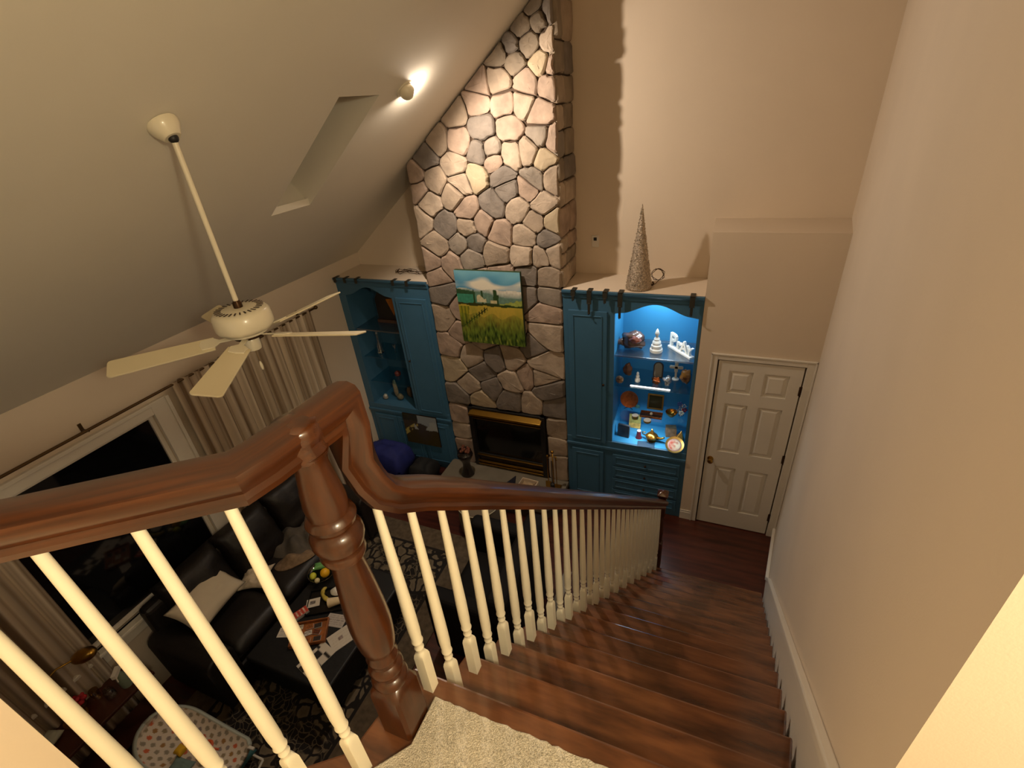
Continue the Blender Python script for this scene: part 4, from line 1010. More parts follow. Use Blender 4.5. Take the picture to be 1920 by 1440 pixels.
# finer grid for the dots
def seat_pad():
    nu, nv = 110, 66; vs = []; cl = []
    for j in range(nv+1):
        for i in range(nu+1):
            u = -1+2*i/nu; v = -1+2*j/nv
            x = 0.36*u
            hw = 0.205*(1-0.10*u)*(math.sqrt(max(0, 1-min(1, max(0, (-u-0.25)/0.75))**2.2)) if u < -0.25 else 1.0)*(1-0.15*max(0, (u-0.85)/0.15)**2)
            y = hw*v
            t = (0.36-x)/0.72
            z = 0.16+0.26*t**1.3+0.05*abs(v)**3-0.03*(1-v*v)*(1-u*u)
            vs.append(Vector((x, y, z)))
            gx, gy = x/0.050, y/0.050; ix = round(gx); off = 0.5 if ix % 2 else 0; iy = round(gy-off); yy = iy+off
            dd = math.hypot(gx-ix, gy-yy); hsh = (ix*7+iy*13+ix*iy) % 5
            c = C_(216, 202, 182)
            if dd < 0.30: c = [C_(150, 134, 104), C_(206, 104, 66), C_(142, 130, 124), C_(160, 120, 70), C_(150, 140, 120)][hsh]
            if abs(v) > 0.96: c = C_(176, 180, 166)
            cl.append(c)
    fs = [(j*(nu+1)+i, j*(nu+1)+i+1, (j+1)*(nu+1)+i+1, (j+1)*(nu+1)+i) for j in range(nv) for i in range(nu)]
    m = MB(); m.v = vs; m.f = fs; return m, cl
pm, pcol = seat_pad(); BS.rotation_euler = (0, 0, math.radians(6))
M_fab = vmat('dotted_seat_fabric', 0.85, bump=0.2, bscale=60)
obj('seat_pad', pm, M_fab, BS, colors=pcol, smooth=True, local=True, solid=0.03)
obj('seat_shell', cushion(0.66, 0.36, 0.10, 0.05).xf(T(0.03, 0, 0.165) @ RY(19)), mat('teal_shell', s2l((70, 120, 124)), 0.5), BS, smooth=True, local=True)
for s_ in (-1, 1):
    obj('seat_leg', MB().tube([(0.40, s_*0.15, 0.0), (0.10, s_*0.17, 0.006), (-0.36, s_*0.17, 0.008), (-0.38, s_*0.17, 0.04), (-0.20, s_*0.17, 0.24)], 0.009, 8), mat('white_plastic', s2l((220, 214, 200)), 0.35), BS, smooth=True, local=True)
obj('seat_foot_bar', MB().tube([(0.40, -0.15, 0.0), (0.42, 0, 0.0), (0.40, 0.15, 0.0)], 0.009, 8), MATS['white_plastic'], BS, smooth=True, local=True)
obj('strap_clip', MB().box((0.36, 0.13, 0.19), (0.41, 0.15, 0.21)), MATS['white_plastic'], BS, local=True, bevel=0.004)
ty = cushion(0.075, 0.07, 0.06, 0.1, power=0.5).xf(T(-3.19, 0.565, 0.365))
tag(obj('plush_toy', ty, mat('yellow_plush', s2l((226, 176, 30)), 0.9), smooth=True), 'small yellow plush toy lying on the dotted baby seat', 'toy')
tag(obj('folded_bib', cushion(0.16, 0.10, 0.03, 0.1, wr=0.6).xf(T(-3.11, 0.50, 0.338) @ RZ(10) @ RY(12)), mat('grey_teal_cloth', s2l((112, 132, 124)), 0.9), smooth=True), 'grey teal cloth beside the yellow toy on the baby seat', 'cloth')
tag(obj('orange_rattle', MB().tube([(-3.06+0.035*math.cos(t*PI/8), 0.66+0.035*math.sin(t*PI/8), 0.318) for t in range(16)], 0.011, 8, closed=True).tube([(-3.03, 0.66, 0.318), (-2.97, 0.68, 0.30)], 0.008, 8), mat('orange_plastic', s2l((214, 96, 50)), 0.4), smooth=True), 'orange ring rattle on the rail side of the dotted baby seat', 'toy')

# ------------------------------------------------------------------ side table, lamp, small things
TB = thing('side_table', 'dark red brown side table below the curtain at the left', 'table', (-3.88, 0.42, 0))
M_tab = mat('dark_cherry_table', s2l((66, 32, 20)), 0.3, var=0.3, vscale=6, coat=0.3)
obj('table_top', B((-4.02, 0.02, 0.57), (-3.72, 0.84, 0.60)), M_tab, TB, bevel=0.006)
obj('table_shelf', B((-3.99, 0.05, 0.18), (-3.75, 0.81, 0.20)), M_tab, TB, bevel=0.004)
for k in range(4): obj('leg', MB().lathe([(0.015, 0.0, 1), (0.022, 0.57, 1)], c=((-3.99, -3.75)[k % 2], (0.06, 0.80)[k//2], 0), seg=16), M_tab, TB)
LP = thing('desk_lamp', 'brass pharmacy lamp with domed shade standing on the side table', 'lamp', (-3.97, 0.44, 0.60))
obj('lamp_base', MB().lathe([(0.075, 0), (0.078, 0.006), (0.07, 0.014), (0.03, 0.022), (0.012, 0.028)], c=(-3.95, 0.40, 0.60), seg=28), M_brass, LP, smooth=40)
obj('lamp_pole', MB().tube([(-3.95, 0.40, 0.62), (-3.95, 0.40, 1.04)], 0.007, 10), M_brass, LP, smooth=True)
obj('lamp_arm', MB().tube([(-4.00, 0.48, 1.04), (-3.95, 0.40, 1.04), (-3.965, 0.50, 1.05), (-3.90, 0.60, 1.06)][1:], 0.007, 10).tube([(-3.95, 0.40, 1.04), (-4.0, 0.40, 1.04)], 0.006, 8), M_brass, LP, smooth=True)
Ms = T(-3.875, 0.635, 1.055) @ RZ(-60) @ RX(18)
obj('lamp_shade', MB().ball((0, 0, 0), (0.055, 0.10, 0.05), 20, 12).xf(Ms), M_brass, LP, smooth=True)
obj('lamp_knob', MB().ball((-3.95, 0.40, 1.055), 0.013, 10, 6), M_brass, LP, smooth=True)
fl_ = MB()
for k in range(7):
    a = k*2*PI/6; fl_.ball((-4.0+(0.035*math.cos(a) if k < 6 else 0), 0.475+(0.035*math.sin(a) if k < 6 else 0), 0.665+(0.02 if k == 6 else 0.004*k)), (0.022, 0.022, 0.016), 8, 6)
RF = obj('red_flower_pot', fl_, mat('red_petals', s2l((176, 34, 44)), 0.6, var=0.3, vscale=30), smooth=True); tag(RF, 'bright red flowers in a little pot on the side table', 'flowers')
obj('pot', MB().lathe([(0.026, 0.0), (0.036, 0.05), (0.036, 0.058), (0.030, 0.058)], c=(-4.0, 0.475, 0.601), seg=16), mat('dark_pot', s2l((80, 60, 44)), 0.6), RF, smooth=40)
tag(obj('drinking_glass', MB().lathe([(0.024, 0), (0.032, 0.09), (0.030, 0.09), (0.023, 0.006), (0.001, 0.005)], c=(-3.945, 0.555, 0.601), seg=18), glassy('amber_glass', (0.85, 0.7, 0.45), 0.3), smooth=40), 'amber drinking glass beside the red flowers', 'glass')
tag(obj('glass_jar', MB().lathe([(0.030, 0), (0.034, 0.01), (0.034, 0.06), (0.024, 0.075), (0.026, 0.09), (0.024, 0.09), (0.02, 0.07), (0.001, 0.01)], c=(-3.85, 0.60, 0.601), seg=18), M_tglass, smooth=40), 'small clear jar between the amber glass and the spray bottle', 'jar')
SB = thing('spray_bottle', 'grey green spray bottle with white trigger head on the side table', 'bottle', (-3.82, 0.70, 0.601))
obj('bottle_body', MB().lathe([(0.036, 0), (0.038, 0.01), (0.038, 0.11), (0.020, 0.145), (0.014, 0.16)], c=(-3.82, 0.70, 0.601), seg=20), mat('grey_green_bottle', s2l((120, 130, 110)), 0.3), SB, smooth=40)
obj('spray_head', MB().box((-0.016, -0.06, 0), (0.016, 0.03, 0.034), T(-3.82, 0.70, 0.765) @ RZ(40)).tube([T(-3.82, 0.70, 0.765) @ RZ(40) @ Vector((0, -0.04, 0)), T(-3.82, 0.70, 0.765) @ RZ(40) @ Vector((0, -0.05, -0.05))], 0.005, 8), mat('white_spray_head', s2l((226, 214, 196)), 0.35), SB, bevel=0.006)
tag(obj('tissue_pack', cushion(0.12, 0.10, 0.06, 0.05, wr=0.3).xf(T(-3.95, 0.25, 0.632) @ RZ(20)), mat('pale_pack', s2l((170, 168, 146)), 0.6), smooth=True), 'pale soft tissue pack at the near end of the side table', 'tissues')

# ------------------------------------------------------------------ recliner under the stairs
RC = thing('armchair', 'black leather armchair turned from the stairs, seen behind the balusters', 'armchair', (-1.62, 2.5, 0))
M_blk2 = mat('worn_black_leather', (0.006, 0.005, 0.005), 0.75, spec=0.2)
obj('chair_base', B((-1.90, 2.02, 0.06), (-1.20, 2.98, 0.36)), M_blk2, RC, bevel=0.03, bseg=3)
obj('seat_cushion', cushion(0.56, 0.66, 0.18, 0.01, power=0.25).xf(T(-1.62, 2.5, 0.43)), M_blk2, RC, smooth=True)
for y in (2.0, 2.84): obj('armrest', B((-1.93, y, 0.06), (-1.22, y+0.16, 0.78)), M_blk2, RC, bevel=0.05, bseg=4)
obj('backrest', B((-1.36, 2.0, 0.06), (-1.16, 3.0, 0.98)), M_blk2, RC, bevel=0.06, bseg=4)
for k in range(4): obj('leg', MB().lathe([(0.02, 0.0), (0.028, 0.07)], c=((-1.84, -1.26)[k % 2], (2.08, 2.92)[k//2], 0), seg=12), M_black, RC)
mt = obj('floor_mat', B((-1.10, 2.15, 0.001), (-1.02, 3.2, 0.012)), mat('pale_grey_mat', s2l((150, 140, 122)), 0.9), bevel=0.003)
tag(mt, 'narrow pale grey mat on the floor behind the lower balusters', 'mat')
# pouf in front of the hearth
PF = thing('pouf', 'round grey upholstered pouf with pale piping in front of the hearth', 'pouf', (-2.18, 3.52, 0))
M_pf = mat('grey_pouf_fabric', s2l((112, 98, 80)), 0.9, bump=0.2, bscale=80)
obj('pouf_body', MB().lathe([(0.20, 0.0), (0.235, 0.02), (0.245, 0.20), (0.235, 0.345)], c=(-2.18, 3.50, 0), seg=36), M_pf, PF, smooth=50)
obj('pouf_top', MB().lathe([(0.235, 0.345), (0.243, 0.36), (0.235, 0.385), (0.18, 0.40), (0.0005, 0.405)], c=(-2.18, 3.50, 0), seg=36), M_pf, PF, smooth=50)
obj('piping', MB().tube([(-2.18+0.243*math.cos(2*PI*k/40), 3.50+0.243*math.sin(2*PI*k/40), 0.378) for k in range(40)], 0.006, 6, closed=True), mat('cream_piping', s2l((190, 178, 148)), 0.7), PF, smooth=True)

# ------------------------------------------------------------------ things on the hearth
VS = obj('floor_vase', MB().lathe([(0.075, 0), (0.082, 0.01), (0.070, 0.05), (0.052, 0.11), (0.046, 0.17), (0.055, 0.22), (0.085, 0.27), (0.098, 0.31), (0.092, 0.335), (0.07, 0.35), (0.085, 0.37), (0.078, 0.372), (0.06, 0.35), (0.02, 0.33)], c=(-2.62, 4.07, 0.2), seg=32), mat('dark_bronze_glaze', s2l((34, 26, 22)), 0.22, coat=0.3), smooth=50)
tag(VS, 'dark waisted vase standing at the left of the hearth', 'vase')
pp = MB(); rv = random.Random(2)
for k in range(16):
    a = rv.uniform(0, 6.28); r_ = rv.uniform(0.01, 0.065); pp.ball((-2.62+r_*math.cos(a), 4.07+r_*math.sin(a), 0.565+rv.uniform(0, .03)), 0.02, 8, 6)
o = obj('potpourri', pp, mat('brown_potpourri', s2l((110, 60, 40)), 0.8, var=0.3, vscale=30), VS, smooth=True)
tb = MB().box((-0.105, -0.085, 0.0), (0.105, 0.085, 0.008)); 
for a, b in (((-0.105, -0.085), (0.105, -0.077)), ((-0.105, 0.077), (0.105, 0.085)), ((-0.105, -0.077), (-0.097, 0.077)), ((0.097, -0.077), (0.105, 0.077))): tb.box((*a, 0.008), (*b, 0.075))
TRW = obj('storage_box', tb.xf(T(-1.80, 4.04, 0.2) @ RZ(-4)), mat('cream_box', s2l((226, 206, 178)), 0.6), bevel=0.003)
tag(TRW, 'open cream box on the hearth in front of the fireplace', 'box')
tag(obj('crumpled_paper', cushion(0.16, 0.12, 0.05, 0.1, wr=0.9, seed=3).xf(T(-1.80, 4.04, 0.25)), mat('tan_paper', s2l((176, 150, 116)), 0.8), smooth=True), 'crumpled tan paper inside the cream box', 'paper')
tag(obj('dark_folder', MB().prism([(-2.02, 4.20), (-2.13, 3.94), (-1.93, 3.92)], 0.2005, 0.215), mat('navy_card', s2l((26, 26, 38)), 0.5), bevel=0.002), 'dark navy folded sheet lying left of the cream box', 'sheet')
FT = thing('fireplace_tools', 'brass fireplace tool set standing at the right end of the hearth', 'fireplace tools', (-1.50, 4.12, 0.2))
obj('tool_base', MB().box((-1.575, 4.05, 0.2), (-1.425, 4.19, 0.225)), M_brass, FT, bevel=0.008)
obj('tool_stem', MB().tube([(-1.50, 4.12, 0.225), (-1.50, 4.12, 0.74)], 0.008, 10), M_brass, FT, smooth=True)
obj('stem_finial', MB().ball((-1.50, 4.12, 0.755), 0.02, 12, 8), M_brass, FT, smooth=True)
obj('tool_hook', MB().tube([(-1.56, 4.10, 0.66), (-1.53, 4.12, 0.685), (-1.50, 4.12, 0.69), (-1.47, 4.12, 0.685), (-1.44, 4.10, 0.66)], 0.005, 8), M_brass, FT, smooth=True)
obj('shovel', MB().tube([(-1.55, 4.085, 0.33), (-1.55, 4.085, 0.70)], 0.006, 8).box((-1.585, 4.08, 0.235), (-1.515, 4.09, 0.34)).ball((-1.55, 4.085, 0.715), 0.013, 10, 6), M_brass, FT)
obj('poker', MB().tube([(-1.45, 4.085, 0.235), (-1.45, 4.085, 0.70)], 0.005, 8).ball((-1.45, 4.085, 0.715), 0.013, 10, 6), M_brass, FT)
obj('brush', MB().tube([(-1.50, 4.075, 0.33), (-1.50, 4.075, 0.66)], 0.005, 8).lathe([(0.012, 0.236), (0.028, 0.25), (0.026, 0.32), (0.010, 0.335)], c=(-1.50, 4.075, 0), seg=12), M_black, FT)
# left of the hearth
tag(obj('storage_bag', cushion(0.60, 0.40, 0.50, 0.03, power=0.3, wr=0.15, seed=6).xf(T(-3.72, 3.95, 0.27)), mat('navy_fabric', s2l((24, 34, 104)), 0.8, var=0.2), smooth=True), 'large navy blue bag on the floor before the left cabinet', 'bag')
tag(obj('storage_bag', cushion(0.34, 0.30, 0.28, 0.03, power=0.3, wr=0.2, seed=9).xf(T(-3.24, 4.02, 0.155)), mat('black_fabric', s2l((24, 24, 24)), 0.8), smooth=True), 'small black bag on the floor between the navy bag and the hearth', 'bag')
# glossy picture panel at the left cabinet, reflections of the room painted on
def pic(u, v):
    c = C_(70, 60, 30)
    if v > 0.62+0.12*math.sin(u*4) and u > 0.42: c = C_(150, 158, 160)
    if v > 0.35+0.9*(u-0.1) and u < 0.42 and v < 0.45+0.8*u and nz(u*9, v*9) > -0.1: c = C_(176, 160, 84)
    if v > 0.78 and u < 0.45: c = C_(56, 54, 24)
    if u > 0.3 and 0.5 < v < 0.66+0.3*(u-0.3) and nz(u*4, v*4, 2) > 0.1: c = C_(168, 172, 168)
    return c
GP = obj('glossy_picture', B((-3.59, YF-0.045, 0.38), (-3.08, YF-0.030, 0.845)), M_bronze, bevel=0.002)
tag(GP, 'glossy picture panel with painted olive and white reflections on the lower doors of the left cabinet', 'picture')
painted('painted_reflection', (-3.587, YF-0.0465, 0.383), (0.504, 0, 0), (0, 0, 0.459), 60, 50, pic, vmat('glossy_reflection_print', 0.15, coat=0.8), GP)

# ------------------------------------------------------------------ things in the lit cabinet
def one(name, mb, m, label, cat, **k):
    o = obj(name, mb, m, **k); return tag(o, label, cat)
M_cop = mat('copper', s2l((214, 130, 84)), 0.25, metal=1.0)
M_gold = mat('aged_gold', s2l((190, 150, 80)), 0.35, metal=0.9)
M_ivory = mat('white_ceramic', s2l((244, 240, 228)), 0.35)
M_gl2 = glassy('clear_crystal', (0.9, 0.95, 0.98), 0.35)
def rock(c, r, seed, n=20, amp=0.35):
    m = MB().ball((0, 0, 0), 1, n, n)
    out = []
    for v in m.v:
        d = 1+amp*noise.noise(v*1.6+Vector((seed, 0, 0)))+amp*0.5*noise.noise(v*4+Vector((0, seed, 0)))
        out.append(Vector((v.x*r[0]*d+c[0], v.y*r[1]*d+c[1], v.z*r[2]*d+c[2])))
    m.v = out; return m
zA, zB, zC, zD = 1.961, 1.601, 1.171, 0.901
gd = rock((-0.72, 4.52, zA+0.085), (0.125, 0.075, 0.085), 3)
G1 = one('conch_shell', gd, mat('brown_shell', s2l((70, 44, 30)), 0.3, var=0.5, vscale=12, c2=s2l((120, 90, 76)), coat=0.4), 'dark brown mottled conch shell on the top shelf of the lit cabinet', 'shell', smooth=True)
obj('shell_lip', rock((-0.685, 4.455, zA+0.115), (0.055, 0.03, 0.035), 5), mat('pink_shell', s2l((130, 76, 62)), 0.25, coat=0.6), G1, smooth=True)
obj('shell_spire', MB().lathe([(0.045, 0), (0.03, 0.03), (0.032, 0.035), (0.016, 0.06), (0.017, 0.065), (0.002, 0.09)], M=T(-0.81, 4.50, zA+0.065) @ RY(-100), seg=14), MATS['brown_shell'], G1, smooth=True)
prof_ = [(0.055, 0), (0.062, 0.012), (0.060, 0.035), (0.048, 0.05), (0.052, 0.058), (0.050, 0.075), (0.038, 0.09), (0.042, 0.098), (0.038, 0.115), (0.026, 0.13), (0.029, 0.137), (0.022, 0.155), (0.010, 0.165), (0.010, 0.172), (0.020, 0.185), (0.022, 0.20), (0.014, 0.225), (0.005, 0.245), (0.001, 0.25)]
one('tiered_figurine', MB().lathe(prof_, c=(-0.482, 4.47, zA), seg=28), M_ivory, 'white tiered tree shaped ceramic ornament in the middle of the top shelf', 'ornament', smooth=30)
# word sign
WS = thing('word_sign', 'white standing word sign reading PrAY on the right of the top shelf', 'sign', (-0.245, 4.50, zA))
Mw = T(-0.255, 4.505, zA) @ RZ(-46)
obj('sign_base', MB().box((-0.165, -0.028, 0), (0.165, 0.028, 0.020), Mw), M_ivory, WS, bevel=0.003)
def letters(txt, size, ext, Mx, name, m, parent, spacing=1.0):
    cu = bpy.data.curves.new('tmp', 'FONT'); cu.body = txt; cu.size = size; cu.extrude = ext; cu.align_x = 'CENTER'; cu.space_character = spacing; cu.offset = size*0.02; cu.resolution_u = 3
    to = bpy.data.objects.new('tmp', cu); COL.objects.link(to)
    bpy.context.view_layer.update()
    me = bpy.data.meshes.new_from_object(to.evaluated_get(bpy.context.evaluated_depsgraph_get()))
    mb = MB(); mb.v = [Mx @ v.co for v in me.vertices]; mb.f = [tuple(p.vertices) for p in me.polygons]
    bpy.data.objects.remove(to); bpy.data.meshes.remove(me)
    return obj(name, mb, m, parent)
for ch, sz_, xo_, zo in (('P', 0.20, -0.115, 0.018), ('r', 0.17, -0.030, 0.018), ('A', 0.165, 0.045, 0.018), ('Y', 0.13, 0.125, 0.018)):
    letters(ch, sz_, 0.012, Mw @ T(xo_, 0, zo) @ RX(90), 'letter', M_ivory, WS)
one('brown_figurine', rock((-0.765, 4.56, zB+0.075), (0.045, 0.03, 0.075), 11, amp=0.3), mat('brown_resin', s2l((112, 80, 50)), 0.4, var=0.5, vscale=25, c2=s2l((150, 96, 70))), 'dark brown resin figurine at the back left of the second shelf', 'figurine', smooth=True)
OB = one('geode', MB().ball((-0.815, 4.385, zB+0.046), (0.042, 0.03, 0.045), 18, 12), mat('brown_agate', s2l((96, 46, 28)), 0.2, var=0.5, vscale=20, c2=s2l((190, 160, 120)), coat=0.5), 'round brown agate at the front left of the second shelf', 'stone', smooth=True)
SNM = one('snowman', MB().lathe([(0.022, 0), (0.028, 0.01), (0.027, 0.035), (0.015, 0.05), (0.019, 0.058), (0.018, 0.075), (0.010, 0.083), (0.014, 0.09), (0.013, 0.105), (0.006, 0.115), (0.001, 0.118)], c=(-0.646, 4.46, zB), seg=20), M_ivory, 'tiny white rounded figurine on the left part of the second shelf', 'figurine', smooth=True)
AF = thing('arched_mirror', 'small arched gold mirror in a dark frame on the second shelf', 'frame', (-0.47, 4.60, zB))
ap_ = [(-0.05, 0), (0.05, 0), (0.05, 0.13)]+[(0.05*math.cos(t*PI/10), 0.13+0.045*math.sin(t*PI/10)) for t in range(1, 10)]+[(-0.05, 0.13)]
obj('frame_back', MB().prism(ap_, 0, 0.02, 'y').xf(T(-0.46, 4.58, zB) @ RX(-8)), mat('dark_frame_wood', s2l((44, 34, 28)), 0.4), AF)
obj('mirror_face', MB().prism([(x*0.74, 0.018+z*0.86) for x, z in ap_], -0.004, 0.0, 'y').xf(T(-0.46, 4.58, zB) @ RX(-8)), mat('tan_mirror', s2l((150, 138, 116)), 0.2, metal=0.3), AF)
one('copper_figurine', rock((-0.465, 4.475, zB+0.038), (0.042, 0.028, 0.038), 21, amp=0.45), M_cop, 'small shiny copper figurine in front of the arched mirror', 'figurine', smooth=True)
CRS = thing('cross', 'white cross on a thin stem on the second shelf', 'cross', (-0.285, 4.60, zB))
cx_ = MB().box((-0.295, 4.592, zB+0.0), (-0.275, 4.608, zB+0.10)).box((-0.302, 4.590, zB+0.09), (-0.268, 4.610, zB+0.185)).box((-0.330, 4.590, zB+0.125), (-0.240, 4.610, zB+0.155))
for a, b in ((-0.285, 0.190), (-0.335, 0.14), (-0.235, 0.14)): cx_.ball((a, 4.60, zB+b), (0.02, 0.011, 0.02), 10, 6)
obj('cross_body', cx_, mat('ivory_plaster', s2l((206, 196, 176)), 0.6), CRS, bevel=0.003)
obj('cross_foot', MB().lathe([(0.035, 0), (0.035, 0.008), (0.015, 0.014)], c=(-0.285, 4.60, zB), seg=16), M_ivory, CRS)
BWF = one('skull_figurine', rock((-0.352, 4.475, zB+0.045), (0.038, 0.03, 0.045), 31, amp=0.5), mat('silver_black', s2l((220, 210, 200)), 0.2, metal=0.5, var=0.9, vscale=22), 'silver and black figurine in front of the white cross', 'figurine', smooth=True)
one('amber_figurine', rock((-0.185, 4.53, zB+0.085), (0.05, 0.035, 0.085), 41, amp=0.4), mat('amber_resin', s2l((130, 70, 34)), 0.3, var=0.6, vscale=16, c2=s2l((200, 140, 60)), coat=0.4), 'red brown and gold figurine at the right end of the second shelf', 'figurine', smooth=True)
# third shelf
PL = thing('copper_plate', 'round copper plate standing upright at the left of the third shelf', 'plate', (-0.745, 4.62, zC))
obj('plate', MB().lathe([(0.001, 0.004), (0.075, 0.004), (0.088, 0.012), (0.098, 0.014), (0.098, 0.009), (0.078, -0.002), (0.001, -0.003)], M=T(-0.745, 4.62, zC+0.105) @ RX(78), seg=32), mat('hammered_copper', s2l((190, 104, 52)), 0.4, metal=0.5, var=0.3, vscale=30), PL, smooth=40)
obj('plate_stand', MB().tube([(-0.79, 4.57, zC+0.004), (-0.745, 4.60, zC+0.02), (-0.70, 4.57, zC+0.004)], 0.004, 6).tube([(-0.745, 4.60, zC+0.02), (-0.745, 4.68, zC+0.10)], 0.004, 6), M_bronze, PL)
one('teal_trinket', rock((-0.655, 4.62, zC+0.02), (0.028, 0.02, 0.018), 4), mat('teal_glaze', s2l((110, 190, 196)), 0.3), 'tiny pale teal trinket beside the copper plate', 'trinket', smooth=True)
def votive(label, x, y, r, h):
    V = one('votive_candle', MB().lathe([(r, 0), (r*1.05, h*0.2), (r*1.05, h)], c=(x, y, zC), seg=20), mat('gold_votive_cup', s2l((150, 130, 60)), 0.3, metal=0.4), label, 'candle', smooth=40)
    obj('wax', MB().lathe([(r*0.98, h), (r*0.98, h+0.006), (0.001, h+0.007)], c=(x, y, zC), seg=20), M_ivory, V); return V
votive('white topped candle cup at the left front of the third shelf', -0.645, 4.42, 0.034, 0.035)
votive('white topped candle cup at the middle front of the third shelf', -0.512, 4.385, 0.038, 0.02)
GF = thing('gold_mirror', 'square gold frame with dark glass in the middle of the third shelf', 'frame', (-0.47, 4.63, zC))
Mg = T(-0.47, 4.635, zC) @ RX(-10)
obj('frame_border', MB().box((-0.085, 0, 0), (-0.068, 0.015, 0.18), Mg).box((0.068, 0, 0), (0.085, 0.015, 0.18), Mg).box((-0.068, 0, 0), (0.068, 0.015, 0.017), Mg).box((-0.068, 0, 0.163), (0.068, 0.015, 0.18), Mg), M_gold, GF, bevel=0.002)
obj('frame_glass', MB().box((-0.068, 0.006, 0.017), (0.068, 0.012, 0.163), Mg), mat('dark_olive_glass', s2l((70, 68, 48)), 0.1), GF)
CT = thing('copper_tray', 'small copper tray with turned up edges in front of the gold frame', 'tray', (-0.48, 4.50, zC))
obj('tray_base', MB().box((-0.60, 4.46, zC), (-0.38, 4.56, zC+0.006)), mat('dark_tray_inlay', s2l((60, 44, 40)), 0.3), CT)
for a, b in (((-0.605, 4.455), (-0.375, 4.465)), ((-0.605, 4.555), (-0.375, 4.565)), ((-0.605, 4.465), (-0.597, 4.555)), ((-0.383, 4.465), (-0.375, 4.555))): obj('tray_rim', MB().box((*a, zC), (*b, zC+0.022)), M_cop, CT, bevel=0.002)
one('pearl', MB().ball((-0.49, 4.51, zC+0.024), 0.017, 14, 8), mat('pearl_white', s2l((240, 220, 200)), 0.1, coat=1.0), 'shiny pale ball on the small copper tray', 'ornament', smooth=True)
one('brass_bowl', MB().lathe([(0.03, 0), (0.034, 0.006), (0.055, 0.03), (0.062, 0.052), (0.058, 0.052), (0.05, 0.03), (0.02, 0.012), (0.001, 0.01)], c=(-0.29, 4.56, zC), seg=28), mat('amber_brass', s2l((196, 130, 50)), 0.22, metal=0.9), 'amber brass bowl right of the gold frame on the third shelf', 'bowl', smooth=40)
GFL = thing('glass_flowers', 'clear and coloured glass flowers at the right end of the third shelf', 'ornament', (-0.19, 4.60, zC))
for k, (a, b, c, mm) in enumerate(((-0.20, 4.60, 0.09, M_gl2), (-0.17, 4.58, 0.13, M_gl2), (-0.225, 4.59, 0.05, M_gl2), (-0.165, 4.60, 0.07, mat('red_glass', s2l((170, 40, 60)), 0.1, coat=0.5)), (-0.215, 4.61, 0.13, mat('blue_glass', s2l((80, 110, 190)), 0.1, coat=0.5)), (-0.19, 4.57, 0.045, M_ivory))):
    f_ = MB()
    for q in range(5): f_.ball((a+0.018*math.cos(q*1.257), b, zC+c+0.018*math.sin(q*1.257)), (0.013, 0.007, 0.013), 8, 5)
    obj('flower', f_, mm, GFL, smooth=True)
obj('stem_base', MB().lathe([(0.03, 0), (0.03, 0.006), (0.006, 0.02), (0.005, 0.09)], c=(-0.195, 4.60, zC), seg=14), M_gl2, GFL, smooth=True)
# bottom of the niche
one('dark_book', MB().box((-0.065, -0.015, 0), (0.065, 0.015, 0.145), T(-0.765, 4.43, zD) @ RZ(-8) @ RX(-8)), mat('dark_book_cover', s2l((50, 54, 60)), 0.5, var=0.3, vscale=20), 'dark standing booklet at the bottom left of the lit niche', 'book', bevel=0.002)
one('gold_card', MB().box((-0.065, -0.008, 0), (0.065, 0.008, 0.17), T(-0.675, 4.62, zD) @ RX(-10)), mat('gold_brocade', s2l((170, 140, 70)), 0.5, var=0.4, vscale=30), 'gold patterned card standing behind the dark booklet', 'frame', bevel=0.002)
BE = one('bell', MB().lathe([(0.036, 0), (0.032, 0.006), (0.026, 0.03), (0.022, 0.07), (0.018, 0.085)], c=(-0.60, 4.45, zD), seg=24), mat('dark_red_enamel', s2l((90, 34, 44)), 0.3), 'dark red bell with white top at the bottom of the niche', 'bell', smooth=40)
obj('bell_top', MB().ball((-0.60, 4.45, zD+0.092), (0.021, 0.021, 0.012), 14, 8), M_ivory, BE, smooth=True)
OLm = thing('oil_lamp', 'dark brass teapot shaped oil lamp in the centre of the niche floor', 'ornament', (-0.46, 4.43, zD))
obj('lamp_body', MB().lathe([(0.045, 0), (0.048, 0.008), (0.020, 0.02), (0.030, 0.03), (0.062, 0.045), (0.066, 0.065), (0.045, 0.09), (0.022, 0.10), (0.026, 0.108), (0.014, 0.13), (0.008, 0.14), (0.010, 0.15), (0.001, 0.158)], c=(-0.46, 4.43, zD), seg=28), mat('dark_brass', s2l((140, 100, 40)), 0.25, metal=0.9), OLm, smooth=40)
obj('spout', MB().tube([(-0.40, 4.42, zD+0.055), (-0.36, 4.41, zD+0.06), (-0.33, 4.40, zD+0.085)], [0.02, 0.013, 0.009], 10), MATS['dark_brass'], OLm, smooth=True)
obj('handle', MB().tube([(-0.52, 4.44, zD+0.05), (-0.56, 4.45, zD+0.06), (-0.565, 4.45, zD+0.085), (-0.53, 4.44, zD+0.09)], 0.006, 8), MATS['dark_brass'], OLm, smooth=True)
one('foil_coaster', MB().box((-0.09, -0.05, 0), (0.09, 0.05, 0.004), T(-0.505, 4.345, zD) @ RZ(5)), mat('navy_card2', s2l((30, 60, 84)), 0.5), 'flat dark blue card in front of the brass oil lamp', 'card')
one('wooden_box', MB().box((-0.055, -0.045, 0), (0.055, 0.045, 0.105), T(-0.28, 4.59, zD) @ RZ(12)), mat('carved_wood_box', s2l((110, 86, 62)), 0.6, var=0.35, vscale=25), 'carved brown wooden box right of the oil lamp', 'box', bevel=0.003)
